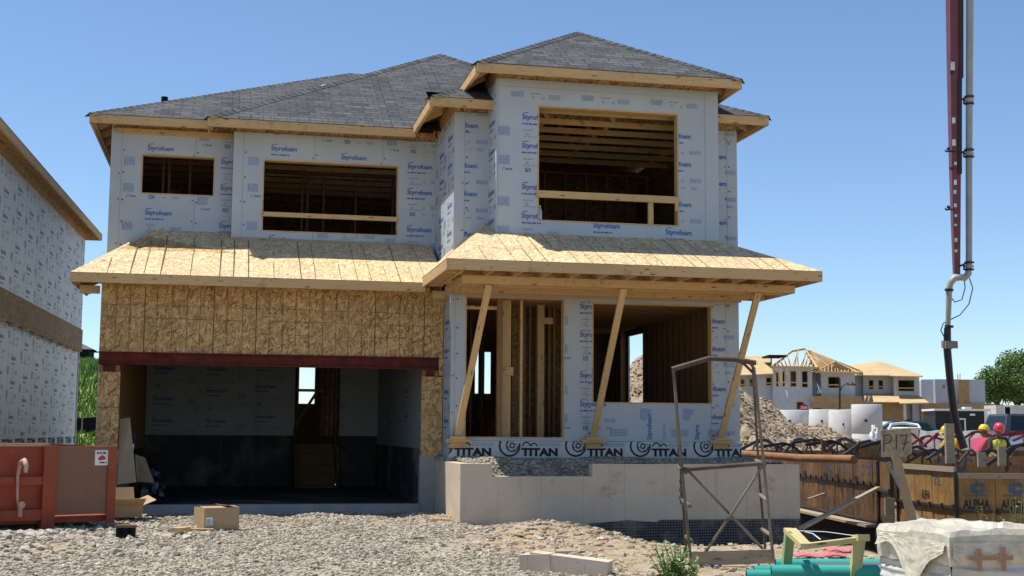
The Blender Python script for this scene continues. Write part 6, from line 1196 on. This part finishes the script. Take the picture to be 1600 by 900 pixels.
# ------------------------------------------------------------------ parked vehicles
M['tyre'] = flat('tyre_rubber', (.02, .02, .02), .9, .1); M['rim'] = flat('wheel_rim', (.4, .4, .41), .35, .5, .6); glass = flat('tinted_glass', (.012, .016, .018), .15, .5, var=.2)
def car(name, label, cat, loc, rz, prof, L, Wd, Hb, col, roofz, cab):
    """prof: body side outline; cab: (x0 base, x0 roof, x1 roof, x1 base) of the glasshouse"""
    t = thing(name, label, cat, (0, 0, 0), None); paint = flat(name+'_paint', col, .3, .5, .3, var=.08)
    def ext(mb, pts, w0, w1=None, m=None, inset=None):
        ws = [w0(z) if callable(w0) else w0 for x, z in pts]; l = [(x, -w, z) for (x, z), w in zip(pts, ws)]; r = [(x, w, z) for (x, z), w in zip(pts, ws)]
        mb.poly(l, m); mb.poly(r[::-1], m); n = len(pts)
        for i in range(n): j = (i+1) % n; mb.poly([l[j], l[i], r[i], r[j]], m)
    mb = MB(); ext(mb, prof, lambda z: Wd/2*(1-.05*max(0, z-.7)), None, paint); b = mb.build('body', t, bevel=.05)
    x0, x1, x2, x3 = cab; wz = lambda z: Wd/2*.95-(z-Hb)/(roofz-Hb)*.16; pts = [(x0, Hb-.02), (x1, roofz), (x2, roofz), (x3, Hb-.02)]
    mb = MB(); ext(mb, pts, wz, None, paint); mb.build('cabin', t, bevel=.05)
    z0, z1 = Hb+.06, roofz-.09; f0, f1 = (z0-Hb)/(roofz-Hb), (z1-Hb)/(roofz-Hb); xa = lambda f: x0+(x1-x0)*f; xb = lambda f: x3+(x2-x3)*f
    for s_ in (-1, 1):
        nseg = 3; bx_ = [.08, .36, .66, .94] if x3-x0 > 2.4 else [.1, .5, .92]
        for q0, q1 in zip(bx_[:-1], bx_[1:]):
            X = lambda q, f: xa(f)+(xb(f)-xa(f))*q
            P = [Vector((X(q0+.015, f0), s_*(wz(z0)+.006), z0)), Vector((X(q1-.015, f0), s_*(wz(z0)+.006), z0)), Vector((X(q1-.015, f1), s_*(wz(z1)+.006), z1)), Vector((X(q0+.015, f1), s_*(wz(z1)+.006), z1))]
            mb = MB(); mb.poly(P if s_ < 0 else P[::-1], glass); mb.build('side_window', t)
    for nm, xe, s_ in (('windscreen', xa, -1), ('rear_window', xb, 1)):
        mb = MB(); e = s_*.008; y0_, y1_ = wz(z0)-.1, wz(z1)-.1; P = [Vector((xe(f0)+e, -y0_, z0)), Vector((xe(f0)+e, y0_, z0)), Vector((xe(f1)+e, y1_, z1)), Vector((xe(f1)+e, -y1_, z1))]; mb.poly(P if s_ > 0 else P[::-1], glass); mb.build(nm, t)
    for x in (-L*.31, L*.30):
        for s_ in (-1, 1):
            mb = MB(); mb.lathe([(.12, -.1), (.33, -.11), (.35, -.07), (.35, .07), (.33, .11), (.12, .1)], (x, s_*(Wd/2-.1), .35), M['tyre'], 20, (1, 1), Matrix.Rotation(math.pi/2, 3, 'X')); w_ = mb.build('wheel', t); mb = MB(); mb.tube([(x, s_*(Wd/2-.02), .35), (x, s_*(Wd/2+.015), .35)], .2, M['rim'], 14); mb.build('rim', w_)
    for s_ in (-1, 1):
        mb = MB(); mb.box(-L/2-.01, -L/2+.1, s_*(Wd/2-.34)-.15, s_*(Wd/2-.34)+.15, .68, .82, flat('headlight', (.6, .62, .62), .1, .7)); mb.build('headlight', t); mb = MB(); mb.box(L/2-.1, L/2+.012, s_*(Wd/2-.2)-.12, s_*(Wd/2-.2)+.12, .75, 1.0, flat('tail_light', (.3, .01, .01), .2, .6)); mb.build('tail_light', t)
        mb = MB(); mb.box(x0+.45, x0+.62, s_*(Wd/2+.05)-.09, s_*(Wd/2+.05)+.09, Hb, Hb+.14, paint); mb.build('mirror', t, bevel=.02)
    t.location = loc; t.rotation_euler = (0, 0, rz); return t
suv = [(-2.35, .35), (-2.38, .75), (-2.25, .98), (-1.2, 1.08), (2.2, 1.1), (2.35, .95), (2.38, .45), (2.3, .3), (1.85, .3), (1.75, .62), (1.45, .76), (1.1, .62), (1.02, .3), (-1.05, .3), (-1.15, .62), (-1.45, .76), (-1.8, .62), (-1.9, .3)]
sed = [(-2.25, .32), (-2.28, .62), (-2.1, .78), (-1.1, .92), (1.6, .96), (2.2, .92), (2.28, .7), (2.25, .32), (1.8, .28), (1.7, .55), (1.35, .70), (1.05, .55), (.95, .28), (-1.0, .28), (-1.1, .55), (-1.4, .70), (-1.7, .55), (-1.8, .28)]
def cloc(u, vroof, d, hgt): p = atd(u, vroof, d); return (p.x, p.y, p.z-hgt)
car('parked_suv', 'dark grey sport utility vehicle behind the worker in the red hard hat', 'suv', cloc(1628, 647.5, 54, 1.80), .15+YAW*-1+math.pi, suv, 4.76, 1.92, 1.08, (.10, .105, .11), 1.80, (-1.1, -.35, 1.95, 2.2))
car('parked_suv', 'blue grey vehicle at the right edge in front of the dark one', 'suv', cloc(1668, 653, 50, 1.72), .1-YAW, suv, 4.76, 1.9, 1.08, (.13, .16, .19), 1.72, (-1.1, -.5, 1.9, 2.2))
car('parked_sedan', 'low blue grey sedan right of the red hard hat', 'car', cloc(1658, 667, 46, 1.42), .1-YAW, sed, 4.56, 1.8, .93, (.13, .17, .21), 1.42, (-1.15, -.35, .9, 1.75))
car('parked_hatchback', 'dark teal car between the white tub and the black trailer', 'car', cloc(1402, 658, 64, 1.50), -.15-YAW, sed, 4.56, 1.8, .93, (.03, .085, .10), 1.50, (-1.2, -.3, 1.3, 1.95))
# low bank of crushed stone before the trailer
gb = thing('gravel_mound', 'long low grey gravel mound between the black trailer and the workers', 'gravel pile', atd(1490, 690, 42)); mb = MB(); nu, nv = 60, 8
def gm(i, j):
    u = 1425+130*i/nu; a = math.pi*j/nv; e = min(1, i/6, (nu-i)/6); p = atd(u, 678, 43-2*math.cos(a)*.6); p.z = .4+(1.32*math.sin(a)**.7)*e+.05*noise.noise(p*3); return p
for i in range(nu):
    for j in range(nv): mb.poly([gm(i, j), gm(i+1, j), gm(i+1, j+1), gm(i, j+1)], flat('mound_gravel', (.24, .235, .22), .95, .1, var=.4, scale=9, bmp=1, bscale=20) if not mb.mats else mb.mats[0])
mb.build('mound', gb)
# ------------------------------------------------------------------ the trees
M['tleaf'] = flat('tree_leaf', (.085, .155, .035), .6, .3, var=.4, scale=.8); M['tleaf2'] = flat('tree_leaf_pale', (.15, .23, .06), .6, .3, var=.3, scale=.8); M['bark'] = flat('bark', (.10, .075, .05), .9, .1)
def tree(label, u, vtop, vbase, d, rad, seed, nleaf=16000):
    base_ = atd(u, vbase, d); H = (vbase-vtop)*d/FPX; t = thing('broadleaf_tree', label, 'tree', base_, 'trees at the right edge'); r = random.Random(seed); mb = MB()
    mb.tube([base_, base_+Vector((.1, 0, H*.3)), base_+Vector((0, .1, H*.65))], [.3, .22, .1], M['bark'], 8); lobes = []
    for i in range(26):
        a = r.uniform(0, 6.28); e = r.uniform(-.5, 1.3); k = rad*r.uniform(.35, .85); c = base_+Vector((math.cos(a)*math.cos(e)*k, math.sin(a)*math.cos(e)*k, H*.58+math.sin(e)*H*.38*r.uniform(.5, 1))); lobes.append((c, rad*r.uniform(.22, .4)))
        if i < 12: s_ = base_+Vector((0, 0, H*r.uniform(.25, .55))); mb.tube([s_, s_.lerp(c, .5)+Vector((0, 0, .3)), c], [.1, .06, .02], M['bark'], 5)
    mb.build('trunk', t); n = nleaf; li = rng.integers(0, len(lobes), n); v = rng.normal(size=(n, 3)); v /= np.linalg.norm(v, axis=1)[:, None]; rr = rng.uniform(.35, 1.5, n)**.7
    Cc = np.array([list(l[0]) for l in lobes])[li]+v*(np.array([l[1] for l in lobes])[li]*rr)[:, None]*np.array([1, 1, .8]); s_ = rng.uniform(.07, .17, n)[:, None]
    a = rng.normal(size=(n, 3)); a /= np.linalg.norm(a, axis=1)[:, None]; b = np.cross(a, rng.normal(size=(n, 3))); b /= np.linalg.norm(b, axis=1)[:, None]
    V = np.stack([Cc-a*s_, Cc+b*s_*.6, Cc+a*s_, Cc-b*s_*.6], 1).reshape(-1, 3)-np.array(base_); o = npmesh('crown', V, np.arange(n*4).reshape(-1, 4), [M['tleaf'], M['tleaf2']], (rng.uniform(0, 1, n) > .6).astype(int), False); o.parent = t
tree('large full broadleaf tree at the right edge above the white container', 1592, 556, 668, 128, 3.6, 5, 22000); tree('lower broadleaf tree left of the larger one, beside the roofless walls', 1560, 574, 668, 134, 2.3, 8, 12000); tree('broadleaf tree mostly beyond the right edge of the picture', 1650, 562, 668, 124, 3.8, 11, 10000)
pb = atd(1540, 850, 13.5); leafy('twiggy_plant', 'sparse pale twig plant before the ALPHA panels, left of the edge one', (pb.x, pb.y, .15), .75, .16, 9, 9, .05, 31, None, ('leaf2', 'leaf2')); pb = atd(1600, 850, 12.8); leafy('twiggy_plant', 'pale leafy plant at the right edge behind the wrapped pallet', (pb.x, pb.y, .15), .92, .26, 26, 14, .05, 33, None, ('leaf2', 'leaf'))
# ------------------------------------------------------------------ water bottle on the upper window sill
bt = thing('water_bottle', 'small clear water bottle in the lower left corner of the largest upper window', 'bottle', (4.47, YT+.05, 4.76)); mb = MB(); gl = flat('clear_plastic', (.45, .52, .58), .1, .6); mb.lathe([(.0, 0), (.032, .0), (.034, .02), (.034, .13), (.013, .18), (.013, .20), (0, .2)], (4.47, YT+.05, 4.757), gl, 12); mb.build('bottle_body', bt); mb = MB(); mb.lathe([(.015, .2), (.015, .22), (0, .22)], (4.47, YT+.05, 4.757), M['white'], 10); mb.build('cap', bt)
# ------------------------------------------------------------------ the workers
skin_m = flat('skin', (.20, .10, .06), .6, .3, var=.08); trou = flat('work_trousers', (.035, .038, .045), .9, .1)
def skinmesh(name, J, E, mat, parent, sub=2, loc=None, root=0):
    me = bpy.data.meshes.new(name); names = list(J); me.from_pydata([J[n][0] for n in names], [(names.index(a), names.index(b)) for a, b in E], []); o = bpy.data.objects.new(name+'_tmp', me); C.objects.link(o)
    sk = o.modifiers.new('s', 'SKIN'); sk.use_smooth_shade = True; me.skin_vertices
    if not me.skin_vertices: bpy.context.view_layer.objects.active = o
    for i, n in enumerate(names): q = J[n][1]; me.skin_vertices[0].data[i].radius = q if isinstance(q, tuple) else (q, q); me.skin_vertices[0].data[i].use_root = (i == root)
    ss = o.modifiers.new('b', 'SUBSURF'); ss.levels = sub; ss.render_levels = sub; bpy.context.view_layer.update()
    m2 = bpy.data.meshes.new_from_object(o.evaluated_get(bpy.context.evaluated_depsgraph_get())); bpy.data.objects.remove(o); m2.name = name; m2.materials.clear(); m2.materials.append(mat); m2.polygons.foreach_set('use_smooth', [True]*len(m2.polygons)); m2.polygons.foreach_set('material_index', [0]*len(m2.polygons))
    ob = bpy.data.objects.new(name, m2); C.objects.link(ob); ob.parent = parent; return ob
def worker(label, loc, rz, shirt, hat, bend, arms, vest=None, look=-.5):
    """local frame: faces -Y, feet at origin"""
    t = thing('person', label, 'person', (0, 0, 0), None); cb, sb_ = math.cos(bend), math.sin(bend)
    def B(x, y, z): z2 = z-.92; return (x, y*cb-z2*sb_, .92+y*sb_*-1*0+z2*cb-y*sb_*.0+0)          # tips the trunk forward about the hips
    P = {'pel': ((0, 0, .92), (.16, .11)), 'waist': (B(0, 0, 1.08), (.15, .10)), 'chest': (B(0, 0, 1.30), (.18, .12)), 'neck0': (B(0, 0, 1.47), .075), 'neck': (B(0, 0, 1.54), .055)}
    hd = Vector(B(0, -.03, 1.66)); P['head'] = (tuple(hd+Vector((0, -.01, -.02))), (.075, .09)); P['crown'] = (tuple(hd+Vector((0, .0, .07))), (.07, .085))
    E = [('pel', 'waist'), ('waist', 'chest'), ('chest', 'neck0'), ('neck0', 'neck'), ('neck', 'head'), ('head', 'crown')]
    for s_, sd in ((-1, 'r'), (1, 'l')):
        el, ha = arms[sd]; sh = B(s_*.19, 0, 1.42)
        P['sh'+sd] = (sh, .062); P['el'+sd] = (el, .043); P['wr'+sd] = (ha, .03); e2_ = (Vector(ha)-Vector(el)).normalized(); P['pa'+sd] = (tuple(Vector(ha)+e2_*.06), (.040, .018)); E += [('chest', 'sh'+sd), ('sh'+sd, 'el'+sd), ('el'+sd, 'wr'+sd), ('wr'+sd, 'pa'+sd)]
        sdv = Vector((1, 0, 0))
        for f in range(4):
            b0_ = Vector(ha)+e2_*.10+sdv*(-.03+.02*f); n1 = 'f%d%s' % (f, sd); P[n1] = (tuple(b0_), .009); P[n1+'b'] = (tuple(b0_+e2_*.035+Vector((0, 0, -.015))), .008); P[n1+'c'] = (tuple(b0_+e2_*(.05+.008*(f in (1, 2)))+Vector((0, 0, -.035))), .007); E += [('pa'+sd, n1), (n1, n1+'b'), (n1+'b', n1+'c')]
        P['th'+sd] = (tuple(Vector(ha)+e2_*.05+sdv*-.05*s_), .010); E.append(('pa'+sd, 'th'+sd))
        P['hip'+sd] = ((s_*.10, 0, .86), .095); P['kn'+sd] = ((s_*.13, -.05, .48), .062); P['an'+sd] = ((s_*.14, .03, .09), .042); P['to'+sd] = ((s_*.15, -.14, .04), .04); E += [('pel', 'hip'+sd), ('hip'+sd, 'kn'+sd), ('kn'+sd, 'an'+sd), ('an'+sd, 'to'+sd)]
    skinmesh('body', P, E, skin_m, t)
    def shell(nm, keys, edges, mat, k): skinmesh(nm, {n: (P[n][0], tuple(q*k+.012 for q in (P[n][1] if isinstance(P[n][1], tuple) else (P[n][1],)*2))) for n in keys}, edges, mat, t)
    shell('shirt', ['chest', 'waist', 'pel', 'neck0', 'shr', 'elr', 'shl', 'ell'], [('chest', 'waist'), ('waist', 'pel'), ('chest', 'neck0'), ('chest', 'shr'), ('shr', 'elr'), ('chest', 'shl'), ('shl', 'ell')], shirt, 1.28)
    shell('trousers', ['pel', 'hipr', 'knr', 'anr', 'hipl', 'knl', 'anl'], [('pel', 'hipr'), ('hipr', 'knr'), ('knr', 'anr'), ('pel', 'hipl'), ('hipl', 'knl'), ('knl', 'anl')], trou, 1.16)
    hc = hd+Vector((0, 0, .05)); Mt = Matrix.Rotation(-look*.5, 3, 'X'); mb = MB(); hm = hat
    mb.lathe([(.145, -.0), (.142, .02), (.138, .06), (.118, .11), (.08, .145), (.03, .16), (.001, .161)], hc, hm, 20, (.92, 1.08), Mt)
    br_ = [hc+Mt@Vector((math.cos(a)*.155*.92, math.sin(a)*.155*1.08-(.07 if math.sin(a) < -.3 else 0)*abs(math.sin(a)), -.005)) for a in [2*math.pi*i/20 for i in range(20)]]; mb.poly(br_, hm); mb.poly([p-Z_*.01 for p in reversed(br_)], hm)
    mb.tube([hc+Mt@Vector((0, -.12, .09)), hc+Mt@Vector((0, -.03, .163)), hc+Mt@Vector((0, .1, .11))], .012, hm, 6); mb.build('hard_hat', t)
    mb = MB(); f_ = hd+Vector((0, -.10, -.03)); mb.frame(f_+Vector((-.012, -.03, -.02)), (.024, 0, 0), (0, .035, 0), (0, 0, .045), skin_m); mb.build('nose', t, bevel=.006)
    for s_ in (-1, 1): mb = MB(); mb.frame(f_+Vector((s_*.032-.012, -.004, .025)), (.024, 0, 0), (0, .012, 0), (0, 0, .010), M['dark']); mb.build('eye', t); mb = MB(); mb.frame(hd+Vector((s_*.085-.008, -.01, -.04)), (.016, 0, 0), (0, .04, 0), (0, 0, .06), skin_m); mb.build('ear', t, bevel=.006)
    mb = MB(); mb.frame(f_+Vector((-.025, -.002, -.055)), (.05, 0, 0), (0, .01, 0), (0, 0, .01), flat('lips', (.16, .06, .05))); mb.build('mouth', t)
    if vest:
        yl, orr = vest; mb = MB(); mb.lathe([(.205, .0), (.215, .12), (.235, .30), (.235, .42), (.20, .50), (.12, .545)], (0, 0, .92), yl, 20, (1, .82), Matrix.Rotation(bend, 3, 'X')); mb.build('safety_vest', t)
        mb = MB()
        for s_ in (-1, 1):
            for w_, m_, e_ in ((.055, orr, .0), (.022, flat('reflective_tape', (.7, .7, .68), .3, .5), .004)):
                P4 = [Vector(B(s_*.09-w_/2, -.19-e_, 1.03)), Vector(B(s_*.09+w_/2, -.19-e_, 1.03)), Vector(B(s_*.085+w_/2, -.172-e_, 1.42)), Vector(B(s_*.085-w_/2, -.172-e_, 1.42))]; mb.poly(P4, m_)
        mb.build('vest_stripes', t)
    t.location = loc; t.rotation_euler = (0, 0, rz); return t
yh, rh = flat('yellow_hat_shell', (.72, .52, .03), .35, .5, var=.05), flat('red_hat_shell', (.55, .05, .07), .35, .5, var=.05)
def wloc(u, vtop, d, hgt=1.85): p = atd(u, vtop, d); return (p.x, p.y, p.z-hgt)
A1 = {'r': ((-.28, -.22, 1.08), (-.16, -.44, .98)), 'l': ((.28, -.22, 1.08), (.18, -.45, .96))}
worker('worker in a pink shirt and yellow hard hat bending over the forms', wloc(1524, 663, 34.5, 1.80), 1.9, flat('pink_shirt', (.46, .08, .13), .85, .1, var=.1), yh, .42, {'r': ((-.24, -.38, 1.12), (-.10, -.52, .90)), 'l': ((.24, -.38, 1.12), (.12, -.55, .92))})
worker('worker in a red hard hat with a yellow and orange vest over dark sleeves', wloc(1557, 659.5, 34.0, 1.87), -.25, flat('dark_sleeve_shirt', (.05, .048, .045), .9, .1), rh, .2, A1, (flat('vest_yellow', (.50, .55, .06), .7, .2, var=.1), flat('vest_orange', (.75, .20, .05), .7, .2)))
worker('worker in yellow shirt and yellow hard hat half hidden behind the post and hose', wloc(1496, 663.5, 35.5, 1.80), -1.4, flat('amber_shirt', (.62, .35, .05), .85, .1, var=.1), yh, .5, {'r': ((-.24, -.38, 1.12), (-.10, -.52, .90)), 'l': ((.24, -.38, 1.12), (.12, -.55, .92))})
